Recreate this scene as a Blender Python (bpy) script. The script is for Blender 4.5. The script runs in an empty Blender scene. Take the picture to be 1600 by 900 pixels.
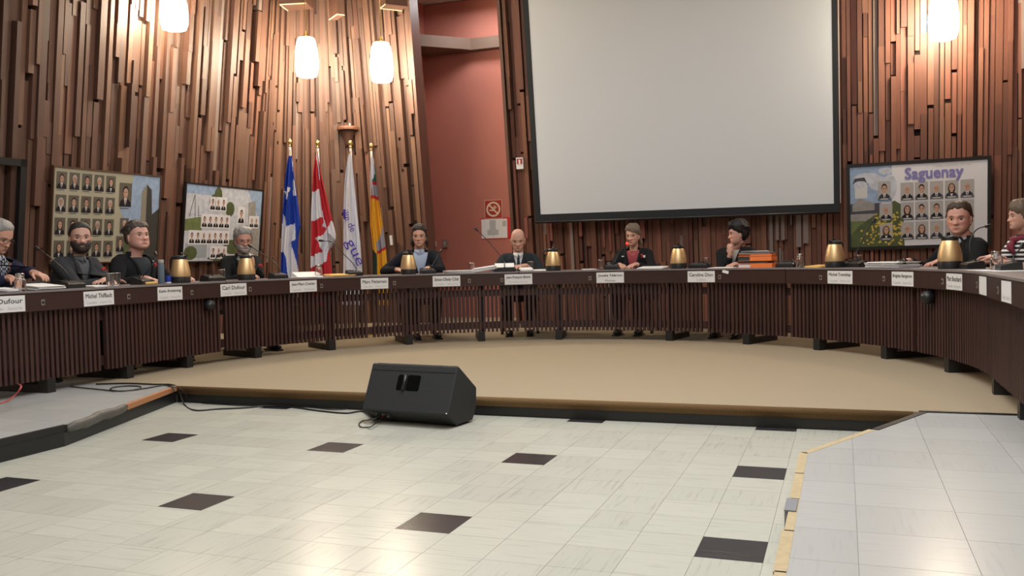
import bpy, bmesh, math, random
import numpy as np
from mathutils import Vector, Matrix, noise
from mathutils.bvhtree import BVHTree
random.seed(7)
PI = math.pi
scene = bpy.context.scene
COL = scene.collection

# ------------------------------------------------------------------ camera
F_PX, PITCH, ROLL, YAW, EYE = 1400.0, -0.0348, -0.0232, -0.3541, 1.0366
_cy, _sy, _cp, _sp, _cr, _sr = (math.cos(YAW), math.sin(YAW), math.cos(PITCH), math.sin(PITCH),
                                math.cos(ROLL), math.sin(ROLL))
FWD = Vector((_sy*_cp, _cy*_cp, _sp))
_r0 = Vector((_cy, -_sy, 0)); _u0 = _r0.cross(FWD)
RGT = _cr*_r0 + _sr*_u0
UPV = -_sr*_r0 + _cr*_u0
CAM = Vector((0, 0, EYE))
FLAT = Vector((_sy, _cy, 0)); FLATR = Vector((_cy, -_sy, 0))
cd = bpy.data.cameras.new('camera'); cam = bpy.data.objects.new('camera', cd); COL.objects.link(cam)
cd.sensor_width = 36.0; cd.lens = 36.0*F_PX/1600.0; cd.clip_start = 0.05; cd.clip_end = 100
cam.matrix_world = Matrix(((RGT.x, UPV.x, -FWD.x, CAM.x), (RGT.y, UPV.y, -FWD.y, CAM.y),
                           (RGT.z, UPV.z, -FWD.z, CAM.z), (0, 0, 0, 1)))
scene.camera = cam

# ------------------------------------------------------------------ world, view, lights
w = bpy.data.worlds.new('world'); scene.world = w; w.use_nodes = True
w.node_tree.nodes['Background'].inputs[0].default_value = (.97, .98, 1.0, 1)
w.node_tree.nodes['Background'].inputs[1].default_value = 0.05
scene.view_settings.view_transform = 'Standard'; scene.view_settings.look = 'None'
scene.view_settings.gamma = 1.0; scene.view_settings.use_curve_mapping = False
scene.view_settings.exposure = 0.0
CEIL = 4.95
def area(name, loc, sx, sy, power, col=(.985, .99, 1.0)):
    l = bpy.data.lights.new(name, 'AREA'); l.shape = 'RECTANGLE'; l.size = sx; l.size_y = sy
    l.energy = power; l.color = col
    o = bpy.data.objects.new(name, l); COL.objects.link(o); o.location = loc
    return o
for _i, (_x, _y, _p) in enumerate([(-1.7, 5.0, 150), (-5.0, 3.2, 16), (.6, 3.2, 88), (-1.5, 1.6, 85),
                                   (-4.4, 7.6, 30), (-.2, 7.6, 28), (-1.5, -1.6, 90)]):
    area('ceiling_lamp', (_x, _y, CEIL-.06), 2.0, 2.0, _p)
LAMP_E = 75.0
area('recess_fill', (-4.75, 11.95, 4.80), .9, .4, 32)  # unseen light added to brighten the red recess

# ------------------------------------------------------------------ projection helpers: pixel of the photo -> point on a real plane
def ray(px, py): return FWD + RGT*((px-800)/F_PX) - UPV*((py-450)/F_PX)
def on_z(px, py, z):
    d = ray(px, py); return CAM + d*((z-EYE)/d.z)
def at_d(px, py, dist):
    d = ray(px, py); return CAM + d*(dist/d.dot(FLAT))
def to_px(p):
    d = Vector(p)-CAM; z = d.dot(FWD)
    return (800+F_PX*d.dot(RGT)/z, 450-F_PX*d.dot(UPV)/z, z)
LEAN = 0.115
def on_left(px, py, off=.12):
    d = ray(px, py); t = (-7.6+off+LEAN*(EYE-1.04))/(d.x-LEAN*d.z); return CAM+d*t
def on_back(px, py, off=.12):
    d = ray(px, py); t = (11.5-off-LEAN*(EYE-1.04))/(d.y+LEAN*d.z); return CAM+d*t

# ------------------------------------------------------------------ materials
def new_mat(name):
    m = bpy.data.materials.new(name); m.use_nodes = True
    nt = m.node_tree; return m, nt, nt.nodes['Principled BSDF']
def P(name, col, rough=.55, metal=0.0, var=0.0, scale=40.0, stretch=(1, 1, 1), bump=0.0, spec=.5, trans=0.0, emit=None, es=0.0, coat=0.0):
    m, nt, b = new_mat(name)
    b.inputs['Base Color'].default_value = (*col, 1); b.inputs['Roughness'].default_value = rough
    b.inputs['Metallic'].default_value = metal; b.inputs['Specular IOR Level'].default_value = spec
    b.inputs['Transmission Weight'].default_value = trans; b.inputs['Coat Weight'].default_value = coat
    if emit: b.inputs['Emission Color'].default_value = (*emit, 1); b.inputs['Emission Strength'].default_value = es
    if var or bump:
        tc = nt.nodes.new('ShaderNodeTexCoord'); mp = nt.nodes.new('ShaderNodeMapping'); n = nt.nodes.new('ShaderNodeTexNoise')
        mp.inputs['Scale'].default_value = stretch; n.inputs['Scale'].default_value = scale; n.inputs['Detail'].default_value = 4
        nt.links.new(tc.outputs['Object'], mp.inputs['Vector']); nt.links.new(mp.outputs['Vector'], n.inputs['Vector'])
        if var:
            mx = nt.nodes.new('ShaderNodeMix'); mx.data_type = 'RGBA'
            mx.inputs[6].default_value = (*[c*(1-var) for c in col], 1); mx.inputs[7].default_value = (*[min(1, c*(1+var)) for c in col], 1)
            nt.links.new(n.outputs['Fac'], mx.inputs[0]); nt.links.new(mx.outputs[2], b.inputs['Base Color'])
        if bump:
            bp = nt.nodes.new('ShaderNodeBump'); bp.inputs['Strength'].default_value = bump; bp.inputs['Distance'].default_value = .01
            nt.links.new(n.outputs['Fac'], bp.inputs['Height']); nt.links.new(bp.outputs['Normal'], b.inputs['Normal'])
    return m
def ramp_mat(name, stops, rough, grain, scale=30, stretch=(1, 1, .06), bump=.15, spec=.5):
    """wood: one tone per board (object and island random), grain stretched along the board"""
    m, nt, b = new_mat(name); N = nt.nodes; L = nt.links
    oi = N.new('ShaderNodeObjectInfo'); ge = N.new('ShaderNodeNewGeometry')
    ad = N.new('ShaderNodeMath'); ad.operation = 'ADD'; fr = N.new('ShaderNodeMath'); fr.operation = 'FRACT'
    L.new(oi.outputs['Random'], ad.inputs[0]); L.new(ge.outputs['Random Per Island'], ad.inputs[1]); L.new(ad.outputs[0], fr.inputs[0])
    rp = N.new('ShaderNodeValToRGB'); rp.color_ramp.interpolation = 'CONSTANT'
    el = rp.color_ramp.elements
    el[0].position = 0; el[0].color = (*stops[0][1], 1); el[1].position = stops[1][0]; el[1].color = (*stops[1][1], 1)
    stops = [(p, [v*.97+.03*sum(c)/3 for v in c]) for p, c in stops]
    el[0].color = (*stops[0][1], 1); el[1].color = (*stops[1][1], 1)
    for p, c in stops[2:]:
        e = el.new(p); e.color = (*c, 1)
    L.new(fr.outputs[0], rp.inputs['Fac'])
    tc = N.new('ShaderNodeTexCoord'); mp = N.new('ShaderNodeMapping'); n = N.new('ShaderNodeTexNoise')
    mp.inputs['Scale'].default_value = stretch; n.inputs['Scale'].default_value = scale; n.inputs['Detail'].default_value = 5
    L.new(ge.outputs['Position'], mp.inputs['Vector']); L.new(mp.outputs['Vector'], n.inputs['Vector'])
    mr = N.new('ShaderNodeMapRange'); mr.inputs[3].default_value = 1-grain; mr.inputs[4].default_value = 1+grain
    L.new(n.outputs['Fac'], mr.inputs[0])
    mu = N.new('ShaderNodeMix'); mu.data_type = 'RGBA'; mu.blend_type = 'MULTIPLY'; mu.inputs[0].default_value = 1
    L.new(rp.outputs['Color'], mu.inputs[6]); L.new(mr.outputs[0], mu.inputs[7]); L.new(mu.outputs[2], b.inputs['Base Color'])
    b.inputs['Roughness'].default_value = rough; b.inputs['Specular IOR Level'].default_value = spec
    bp = N.new('ShaderNodeBump'); bp.inputs['Strength'].default_value = bump; bp.inputs['Distance'].default_value = .003
    L.new(n.outputs['Fac'], bp.inputs['Height']); L.new(bp.outputs['Normal'], b.inputs['Normal'])
    return m
M = {}
M['board'] = ramp_mat('cedar boards', [(0, (.118, .056, .037)), (.16, (.145, .072, .048)), (.34, (.098, .048, .034)), (.50, (.165, .085, .055)),
                                       (.62, (.128, .060, .041)), (.74, (.185, .085, .056)), (.84, (.150, .085, .062)), (.93, (.200, .104, .064)), (.98, (.22, .16, .14))], .5, .24)
M['board_red'] = ramp_mat('redder cedar boards', [(0, (.172, .066, .040)), (.18, (.20, .078, .048)), (.36, (.130, .052, .034)), (.52, (.225, .092, .054)),
                                       (.66, (.165, .062, .040)), (.78, (.26, .094, .060)), (.88, (.20, .094, .057)), (.975, (.25, .18, .155))], .5, .24)
M['backing'] = P('dark backing behind boards', (.035, .018, .013), .9)
M['slat'] = ramp_mat('dark stained slats', [(0, (.046, .018, .0165)), (.3, (.055, .022, .019)), (.6, (.040, .016, .014)), (.8, (.050, .020, .017))], .5, .2)
M['fascia'] = P('dark stained veneer', (.036, .0145, .0135), .42, var=.25, scale=12, stretch=(1, 1, 14), bump=.03)
M['desk_top'] = P('grey laminate desk top', (.20, .175, .175), .32)
M['black_metal'] = P('black painted steel', (.012, .012, .012), .45)
M['carpet'] = P('beige carpet', (.345, .282, .195), .95, var=.16, scale=160, bump=.25, spec=.1)
M['carpet_edge'] = P('worn brown carpet edge', (.17, .105, .05), .95, var=.2, scale=90, bump=.3, spec=.1)
M['rubber'] = P('black rubber riser', (.012, .012, .012), .4, var=.3, scale=25, bump=.05)
M['grey_rubber'] = P('scuffed grey rubber nosing', (.085, .08, .07), .5, var=.35, scale=30, bump=.1)
M['raw_wood'] = P('raw orange wood strip', (.38, .17, .07), .7, var=.25, scale=20, stretch=(1, 8, 1))
M['tan_wood'] = P('bare tan plywood edge', (.46, .37, .22), .8, var=.2, scale=26, bump=.2)
M['duct_tape'] = P('grey duct tape', (.23, .24, .26), .4, var=.1)
M['red_paint'] = P('brick red painted plaster', (.42, .150, .110), .75, var=.07, scale=2.5, bump=.03)
M['beam'] = P('grey brown painted beam', (.14, .085, .06), .7, var=.1, scale=6)
M['ceiling'] = P('warm white ceiling', (.62, .56, .48), .9)
M['plain_wall'] = P('beige wall', (.42, .33, .25), .9)
M['joint'] = P('dirty tile joint', (.37, .37, .32), .7)
M['joint_p'] = P('pale tile joint', (.40, .39, .375), .7)
M['black'] = P('black plastic', (.013, .013, .014), .38)
M['speaker'] = P('black carpeted cabinet', (.017, .019, .021), .72, var=.3, scale=220, bump=.25)
M['hole_shade'] = P('black painted hole shade', (.003, .003, .003), .9, spec=.05)
M['board_lit'] = P('board in painted grey lilac reflection', (.21, .165, .155), .5, var=.1)  # pale tone stands in for light reflected off these boards
M['board_pink'] = P('pinkish board', (.26, .085, .065), .5, var=.15)
M['chrome'] = P('chrome', (.7, .7, .7), .15, 1)
M['gold'] = P('brushed gold steel', (.74, .52, .27), .40, .80)
M['brass'] = P('polished brass', (.85, .62, .25), .2, 1)
M['white'] = P('white paper', (.78, .78, .77), .7)
M['white_b'] = P('off white paper', (.70, .70, .70), .7)
M['print'] = P('black printed ink', (.05, .05, .055), .7)
M['print_grey'] = P('grey printed ink', (.42, .43, .43), .7)
M['screen'] = P('matt white projection fabric', (.68, .715, .755), .8, spec=.2)
M['screen_border'] = P('black screen border', (.012, .015, .02), .7)
M['frame_black'] = P('black poster frame', (.014, .013, .014), .4)
M['frame_bronze'] = P('thin bronze frame', (.14, .08, .05), .4, .4)
M['lamp_glass'] = P('glowing opal glass', (.9, .88, .8), .3, emit=(1, .86, .64), es=LAMP_E)
M['lamp_off'] = P('unlit opal glass', (.85, .84, .82), .3)
M['glass'] = P('clear glass', (1, 1, 1), .02, trans=1.0)
M['water_blue'] = P('smoky blue plastic bottle', (.12, .16, .20), .25)
M['blue'] = P('blue plastic', (.03, .06, .42), .4)
M['orange'] = P('orange cardboard folder', (.85, .20, .04), .6)
M['brown_card'] = P('brown cardboard folder', (.30, .13, .09), .7)
M['grey_card'] = P('grey cardboard', (.38, .34, .32), .7)
M['dark_folder'] = P('dark slate folder', (.03, .045, .05), .5)
M['yellow'] = P('yellow manila paper', (.75, .47, .13), .7)
M['red_led'] = P('lit red microphone ring', (.8, .02, .01), .4, emit=(1, .03, .02), es=2.5)
M['red'] = P('red enamel', (.50, .015, .02), .5)
M['red_scarf'] = P('dark red scarf', (.16, .012, .03), .8)
M['cream'] = P('cream print', (.70, .58, .38), .6)
M['sign_red'] = P('red sign print', (.33, .02, .02), .5)
M['grey_box'] = P('grey brown plastic box', (.22, .18, .15), .5)
M['chair'] = P('dark chair fabric', (.02, .018, .018), .85)
M['chair_wood'] = P('dark chair wood', (.07, .03, .02), .5)
M['shoe'] = P('black leather', (.01, .01, .01), .35)
M['red_cable'] = P('red cable jacket', (.45, .08, .07), .5)

# ------------------------------------------------------------------ mesh collector
class MB:
    def __init__(s): s.v = []; s.f = []; s.m = []; s.mats = []
    def mi(s, mat):
        if mat not in s.mats: s.mats.append(mat)
        return s.mats.index(mat)
    def add(s, vs, fs, mat):
        b = len(s.v); i = s.mi(mat); s.v += [Vector(p) for p in vs]
        for f in fs: s.f.append([b+k for k in f]); s.m.append(i)
        return s
    def box(s, c, size, mat, rot=None):
        c = Vector(c); hx, hy, hz = [k/2 for k in size]
        vs = [Vector((x, y, z)) for x in (-hx, hx) for y in (-hy, hy) for z in (-hz, hz)]
        if rot: vs = [rot @ p for p in vs]
        return s.add([c+p for p in vs], [(0, 1, 3, 2), (4, 6, 7, 5), (0, 4, 5, 1), (2, 3, 7, 6), (0, 2, 6, 4), (1, 5, 7, 3)], mat)
    def prism(s, poly, ex, mat):
        """poly: list of 3-D points, ex: extrusion vector"""
        n = len(poly); ex = Vector(ex); vs = [Vector(p) for p in poly]+[Vector(p)+ex for p in poly]
        fs = [tuple(range(n))[::-1], tuple(range(n, 2*n))]+[(i, (i+1) % n, n+(i+1) % n, n+i) for i in range(n)]
        return s.add(vs, fs, mat)
    def tube(s, pts, rad, mat, n=8, cap=True, flat=1.0, axis=None):
        pts = [Vector(p) for p in pts]; k = len(pts)
        rad = rad if isinstance(rad, (list, tuple)) else [rad]*k
        vs = []; ref = None
        for i, p in enumerate(pts):
            t = (pts[min(i+1, k-1)]-pts[max(i-1, 0)]).normalized()
            if axis is not None: ref = Vector(axis)
            elif ref is None: ref = Vector((0, 0, 1)) if abs(t.z) < .9 else Vector((1, 0, 0))
            a = (ref-t*ref.dot(t))
            a = a.normalized() if a.length > 1e-6 else t.orthogonal().normalized()
            b = t.cross(a); ref = a
            for j in range(n):
                an = 2*PI*j/n; vs.append(p+(a*math.cos(an)*flat+b*math.sin(an))*rad[i])
        fs = [(i*n+j, i*n+(j+1) % n, (i+1)*n+(j+1) % n, (i+1)*n+j) for i in range(k-1) for j in range(n)]
        if cap: fs += [tuple(range(n))[::-1], tuple(range((k-1)*n, k*n))]
        return s.add(vs, fs, mat)
    def lathe(s, prof, mat, n=20, c=(0, 0, 0), cap=True):
        c = Vector(c); k = len(prof)
        vs = [c+Vector((r*math.cos(2*PI*j/n), r*math.sin(2*PI*j/n), z)) for r, z in prof for j in range(n)]
        fs = [(i*n+j, i*n+(j+1) % n, (i+1)*n+(j+1) % n, (i+1)*n+j) for i in range(k-1) for j in range(n)]
        if cap: fs += [tuple(range(n))[::-1], tuple(range((k-1)*n, k*n))]
        return s.add(vs, fs, mat)
    def ell(s, c, r, mat, rot=None, nu=14, nv=9):
        c = Vector(c); vs = []
        for i in range(1, nv):
            t = PI*i/nv
            for j in range(nu):
                a = 2*PI*j/nu; p = Vector((r[0]*math.sin(t)*math.cos(a), r[1]*math.sin(t)*math.sin(a), r[2]*math.cos(t)))
                vs.append(c+(rot @ p if rot else p))
        top, bot = Vector((0, 0, r[2])), Vector((0, 0, -r[2]))
        vs += [c+(rot @ top if rot else top), c+(rot @ bot if rot else bot)]
        T = (nv-1)*nu; fs = []
        for i in range(nv-2):
            for j in range(nu): fs.append((i*nu+j, (i+1)*nu+j, (i+1)*nu+(j+1) % nu, i*nu+(j+1) % nu))
        for j in range(nu):
            fs.append((j, (j+1) % nu, T)); fs.append(((nv-2)*nu+(j+1) % nu, (nv-2)*nu+j, T+1))
        return s.add(vs, fs, mat)
    def quad(s, a, b, c, d, mat): return s.add([a, b, c, d], [(0, 1, 2, 3)], mat)
    def mesh(s, name, off=(0, 0, 0), smooth=False):
        off = Vector(off); me = bpy.data.meshes.new(name)
        me.from_pydata([tuple(p-off) for p in s.v], [], s.f)
        for m in s.mats: me.materials.append(m)
        me.polygons.foreach_set('material_index', s.m)
        if smooth: me.polygons.foreach_set('use_smooth', [True]*len(s.f))
        me.update(); return me

def link(name, data, parent=None, loc=None):
    o = bpy.data.objects.new(name, data); COL.objects.link(o)
    if parent: o.parent = parent
    if loc is not None: o.location = loc
    return o
WORLD_LOC = {}
def thing(name, label, cat, loc=(0, 0, 0), rz=0.0, group=None):
    o = bpy.data.objects.new(name, None); COL.objects.link(o); o.empty_display_size = .1
    o.location = loc; o.rotation_euler = (0, 0, rz); o['label'] = label; o['category'] = cat
    if group: o['group'] = group
    return o
def part(name, mb, parent, smooth=False, world=True, sharp=None):
    """a child part; world=True: mesh given in world coordinates, parent unrotated"""
    off = parent.location if world else (0, 0, 0)
    p = parent.parent
    if world and p is not None: off = Vector(off)+p.location
    me = mb.mesh(name, off, smooth) if isinstance(mb, MB) else mb
    o = link(name, me, parent)
    if sharp: me.set_sharp_from_angle(angle=math.radians(sharp))
    return o
def tag(o, label, cat, group=None):
    o['label'] = label; o['category'] = cat
    if group: o['group'] = group
    return o
def struct(name, mb, smooth=False):
    o = link(name, mb.mesh(name, (0, 0, 0), smooth) if mb else None); o['kind'] = 'structure'; return o
def dup(root, loc, rz, label=None):
    r = root.copy(); COL.objects.link(r); r.location = loc; r.rotation_euler = (0, 0, rz)
    if label: r['label'] = label
    for ch in list(root.children):
        c = ch.copy(); COL.objects.link(c); c.parent = r
        for g in list(ch.children):
            d = g.copy(); COL.objects.link(d); d.parent = c
    return r
def remesh(mb, voxel, smooth=0, name='m'):
    me = mb.mesh(name) if isinstance(mb, MB) else mb
    o = bpy.data.objects.new('tmp', me); COL.objects.link(o)
    md = o.modifiers.new('r', 'REMESH'); md.mode = 'VOXEL'; md.voxel_size = voxel; md.use_smooth_shade = True
    if smooth:
        sm = o.modifiers.new('s', 'SMOOTH'); sm.iterations = smooth; sm.factor = .5
    dg = bpy.context.evaluated_depsgraph_get()
    out = bpy.data.meshes.new_from_object(o.evaluated_get(dg), depsgraph=dg)
    bpy.data.objects.remove(o); bpy.data.meshes.remove(me); out.name = name
    return out
def text_mb(txt, width, height, origin, ux, uy, mat, depth=.0006, bold=.0):
    """lettering fitted in width x height, lying on a plane (ux right, uy up) centred on origin"""
    cu = bpy.data.curves.new('t', 'FONT'); cu.body = txt; cu.size = 1; cu.extrude = 0; cu.resolution_u = 2
    o = bpy.data.objects.new('t', cu); COL.objects.link(o)
    dg = bpy.context.evaluated_depsgraph_get(); me = bpy.data.meshes.new_from_object(o.evaluated_get(dg), depsgraph=dg)
    bpy.data.objects.remove(o)
    vs = [v.co.copy() for v in me.vertices]; fs = [list(p.vertices) for p in me.polygons]
    bpy.data.meshes.remove(me)
    x0, x1 = min(v.x for v in vs), max(v.x for v in vs); y0, y1 = min(v.y for v in vs), max(v.y for v in vs)
    sx = width/(x1-x0); sy = height/(y1-y0)
    ux = Vector(ux); uy = Vector(uy); nn = ux.cross(uy); mb = MB()
    for q in ((0, 0), (1, 0), (0, 1), (1, 1)) if bold else ((0, 0),):      # heavier strokes: the same letters laid a hair apart
        mb.add([Vector(origin)+ux*((v.x-(x0+x1)/2)*sx+(q[0]-.5)*bold*height)+uy*((v.y-(y0+y1)/2)*sy+(q[1]-.5)*bold*height)+nn*(depth+.00005*(q[0]+2*q[1])) for v in vs], fs, mat)
    return mb
def frame_rot(x, y, z):
    return Matrix((x, y, z)).transposed()

# unit box shared by every board, slat and tile
_ub = MB().box((0, 0, 0), (1, 1, 1), M['board']); 
def unit_mesh(name, mat):
    b = MB().box((0, 0, 0), (1, 1, 1), mat); return b.mesh(name)
UB = {k: unit_mesh('unit_'+k, M[k]) for k in ('board', 'board_red', 'slat', 'board_lit', 'board_pink')}
def unit_obj(name, me, parent, c, size, rot):
    o = bpy.data.objects.new(name, me); COL.objects.link(o); o.parent = parent
    o.matrix_basis = Matrix.Translation(c) @ rot.to_4x4() @ Matrix.Diagonal((*size, 1))
    return o

# ================================================================== SETTING
# ---- tiled floor (lattice of 9 inch tiles, black accent every fifth)
TS = 0.2286; GX, GY = -7.1301, 13.3148
STEP_Y = 5.42; PL_Z = 0.12; XC, RAD, YC = -2.294, 3.112, 6.22
def tile_mat(name, col, col2):
    m, nt, b = new_mat(name); N = nt.nodes; L = nt.links
    oi = N.new('ShaderNodeObjectInfo'); tc = N.new('ShaderNodeTexCoord'); ge = N.new('ShaderNodeNewGeometry')
    gt = N.new('ShaderNodeMath'); gt.operation = 'GREATER_THAN'; gt.inputs[1].default_value = .5
    L.new(oi.outputs['Random'], gt.inputs[0])
    s = []
    for st in ((60, 4, 1), (4, 60, 1)):
        mp = N.new('ShaderNodeMapping'); mp.inputs['Scale'].default_value = st
        n = N.new('ShaderNodeTexNoise'); n.inputs['Scale'].default_value = 1.0; n.inputs['Detail'].default_value = 5; n.inputs['Roughness'].default_value = .6
        L.new(ge.outputs['Position'], mp.inputs['Vector']); L.new(mp.outputs['Vector'], n.inputs['Vector']); s.append(n)
    mx = N.new('ShaderNodeMix'); mx.data_type = 'FLOAT'
    L.new(gt.outputs[0], mx.inputs[0]); L.new(s[0].outputs['Fac'], mx.inputs[2]); L.new(s[1].outputs['Fac'], mx.inputs[3])
    rp = N.new('ShaderNodeValToRGB'); e = rp.color_ramp.elements
    e[0].position = .30; e[0].color = (*col2, 1); e[1].position = .46; e[1].color = (*col, 1)
    L.new(mx.outputs[0], rp.inputs['Fac'])
    mr = N.new('ShaderNodeMapRange'); mr.inputs[3].default_value = .94; mr.inputs[4].default_value = 1.04; L.new(oi.outputs['Random'], mr.inputs[0])
    mu = N.new('ShaderNodeMix'); mu.data_type = 'RGBA'; mu.blend_type = 'MULTIPLY'; mu.inputs[0].default_value = 1
    L.new(rp.outputs['Color'], mu.inputs[6]); L.new(mr.outputs[0], mu.inputs[7]); L.new(mu.outputs[2], b.inputs['Base Color'])
    b.inputs['Roughness'].default_value = .24; b.inputs['Specular IOR Level'].default_value = .17
    return m
M['tile_w'] = tile_mat('ivory vinyl tile', (.48, .482, .418), (.385, .388, .335))
M['tile_k'] = tile_mat('black vinyl tile', (.028, .026, .028), (.06, .055, .055))
M['tile_p'] = tile_mat('pale grey vinyl tile', (.43, .435, .42), (.395, .40, .385))
floor = struct('floor', MB().box((-2.3, 1.2, -.053), (11.6, 8.6, .1), M['joint']))
# outline of the raised platform, front side
LP = [(-7.9, -2.9), (-4.25, -2.9), (-4.25, 3.93), (-4.735, STEP_Y)]
RP = [(.135, STEP_Y), (.135, 4.86), (-.17, 4.22), (-.17, -2.9), (3.3, -2.9)]
def in_pit(x, y):
    if y > STEP_Y: return False
    xl = -4.25 if y < 3.93 else -4.25-(y-3.93)/(STEP_Y-3.93)*.485
    xr = -.17 if y < 4.22 else min(.135, -.17+(y-4.22)/.64*.305)
    return xl < x < xr
def clip(poly, a, b, c):      # keep a*x+b*y<=c
    out = []
    for i in range(len(poly)):
        p, q = poly[i], poly[(i+1) % len(poly)]; dp = a*p[0]+b*p[1]-c; dq = a*q[0]+b*q[1]-c
        if dp <= 0: out.append(p)
        if (dp < 0 < dq) or (dq < 0 < dp):
            t = dp/(dp-dq); out.append((p[0]+(q[0]-p[0])*t, p[1]+(q[1]-p[1])*t))
    return out
def tile_me(mat, pts=None):
    h = (TS-.0014)/2
    p = pts or [(-h, -h), (h, -h), (h, h), (-h, h)]
    return MB().prism([(x, y, -.003) for x, y in p], (0, 0, .003), mat)
TW = tile_me(M['tile_w']).mesh('tile'); TK = tile_me(M['tile_k']).mesh('tile_black')
cells = []
for i in range(-16, 14):
    for j in range(-24, 14):
        cx, cy = GX+(i+.5)*TS, GY*0+(-13.3148+0)*0+(j+.5)*TS+13.3148*TS
        cx = (i+.5-7.1301)*TS; cy = (j+.5+13.3148)*TS
        if cy > STEP_Y+.1 or cx < -4.9 or cx > .4 or cy < -2.8: continue
        h = (TS-.0014)/2
        poly = [(cx-h, cy-h), (cx+h, cy-h), (cx+h, cy+h), (cx-h, cy+h)]
        poly = clip(poly, 0, 1, STEP_Y); 
        if poly: poly = clip(poly, -1, 0, 4.75)
        if len(poly) < 3: continue
        u, v, d = to_px((cx, cy, 0))
        vis = cy > 1 and -30 < u < 1630 and v < 925
        cells.append((not vis, d, i, j, cx, cy, poly))
cells.sort()
rest = MB(); nt_ = 0
for hid, d, i, j, cx, cy, poly in cells:
    black = (i % 5 == 0 and j % 5 == 0); mat = M['tile_k'] if black else M['tile_w']
    full = abs(sum(poly[k][0]*poly[(k+1) % len(poly)][1]-poly[(k+1) % len(poly)][0]*poly[k][1] for k in range(len(poly)))/2-(TS-.0014)**2) < 1e-5
    if not hid and nt_ < 300:
        me = (TK if black else TW) if full else tile_me(mat, [(x-cx, y-cy) for x, y in poly]).mesh('tile')
        o = link('tile', me, floor, (cx, cy, 0)); nt_ += 1
        if black: o['label'] = 'black accent tile'
    else:
        rest.prism([(x, y, -.003) for x, y in poly], (0, 0, .003), mat)
if rest.v:
    o = link('tile_field', rest.mesh('tile_field'), floor); o['kind'] = 'stuff'

# ---- raised platform: carpet behind, tiles on both arms
CARP_Y = 5.47
pf = MB().prism([(-7.75, CARP_Y-.03, 0), (3.15, CARP_Y-.03, 0), (3.15, 13.4, 0), (-7.75, 13.4, 0)], (0, 0, PL_Z), M['carpet'])
carpet = struct('floor', pf); carpet['label'] = 'beige carpeted platform'
# soft brown rolled carpet edge over the step
e = MB().tube([(-4.74, STEP_Y+.02, PL_Z-.02), (-2.2, STEP_Y+.012, PL_Z-.02), (.36, STEP_Y+.02, PL_Z-.02)], .022, M['carpet_edge'], n=10)
e.box((-2.2, STEP_Y+.035, PL_Z-.03), (5.1, .06, .056), M['carpet_edge'])
o = struct('trim_1', e, True); o['label'] = 'rounded brown carpet edge of the step'
def arm(name, poly, mat, lab):
    b = MB().prism([(x, y, 0) for x, y in poly], (0, 0, PL_Z-.004), M['joint_p'])
    o = struct(name, b); o['label'] = lab; return o
LPoly = [(-7.75, -2.9), (-4.25, -2.9), (-4.25, 3.93), (-4.735, CARP_Y-.03), (-7.75, CARP_Y-.03)]
RPoly = [(-.17, -2.9), (3.15, -2.9), (3.15, CARP_Y-.03), (.40, CARP_Y-.03), (.135, 4.86), (-.17, 4.22)]
left_arm = arm('floor', LPoly, M['tile_p'], 'left tiled arm of the platform')
right_arm = arm('floor', RPoly, M['tile_p'], 'right tiled arm of the platform')
def arm_tiles(root, poly, planes, ts, x0, y0):
    st = MB(); n = 0; lst = []
    for i in range(-30, 30):
        for j in range(-30, 30):
            h = ts/2-.0008; cx, cy = x0+(i+.5)*ts, y0+(j+.5)*ts
            q = [(cx-h, cy-h), (cx+h, cy-h), (cx+h, cy+h), (cx-h, cy+h)]
            for a, b, c in planes:
                if len(q) >= 3: q = clip(q, a, b, c)
            if len(q) < 3: continue
            u, v, d = to_px((cx, cy, PL_Z)); vis = d > .5 and -60 < u < 1660 and v < 960
            lst.append((not vis, d, cx, cy, q))
    lst.sort()
    for hid, d, cx, cy, q in lst:
        if hid or n > 140: st.prism([(x, y, PL_Z-.004) for x, y in q], (0, 0, .004), M['tile_p'])
        else:
            link('tile', MB().prism([(x-cx, y-cy, -.004) for x, y in q], (0, 0, .004), M['tile_p']).mesh('tile'), root, (cx, cy, PL_Z)); n += 1
    if st.v: o = link('tile_field', st.mesh('tile_field'), root); o['kind'] = 'stuff'
def half(p, q):               # half plane left of p->q kept
    a, b = (q[1]-p[1]), -(q[0]-p[0]); return (a, b, a*p[0]+b*p[1])
arm_tiles(right_arm, RPoly, [(1, 0, 3.15), (0, 1, CARP_Y-.03), half((.40, CARP_Y-.03), (.135, 4.86)), half((.135, 4.86), (-.17, 4.22)), half((-.17, 4.22), (-.17, -2.9)), (0, -1, 2.9)], .32, .035, -3.0)
arm_tiles(left_arm, LPoly, [(-1, 0, 7.75), (0, 1, CARP_Y-.03), half((-4.25, 3.93), (-4.735, CARP_Y-.03)), (1, 0, -4.25), (0, -1, 2.9)], .32, -4.25, -3.0)
# risers
def riser(name, pts, z0, z1, th, mat, lab):
    """strip standing on a plan polyline, thickness th to the left of travel"""
    b = MB()
    for (a, c) in zip(pts[:-1], pts[1:]):
        d = Vector((c[0]-a[0], c[1]-a[1], 0)).normalized(); n = Vector((-d.y, d.x, 0))*th
        A = Vector((a[0], a[1], z0)); B = Vector((c[0], c[1], z0))
        b.prism([A, B, B+n, A+n], (0, 0, z1-z0), mat)
    o = struct(name, b); o['label'] = lab; return o
riser('trim_2', [(-4.72, STEP_Y+.012), (.375, STEP_Y+.012)], 0, PL_Z-.045, .02, M['rubber'], 'black rubber riser under the carpeted step')
riser('trim_3', [(-4.235, -2.9), (-4.235, 3.93), (-4.72, STEP_Y)], 0, .088, .012, M['rubber'], 'black rubber riser of the left platform arm')
riser('trim_4', [(-4.232, -2.9), (-4.232, 3.95)], .088, PL_Z+.003, .03, M['rubber'], 'black rubber nosing on the left platform arm')
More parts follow.
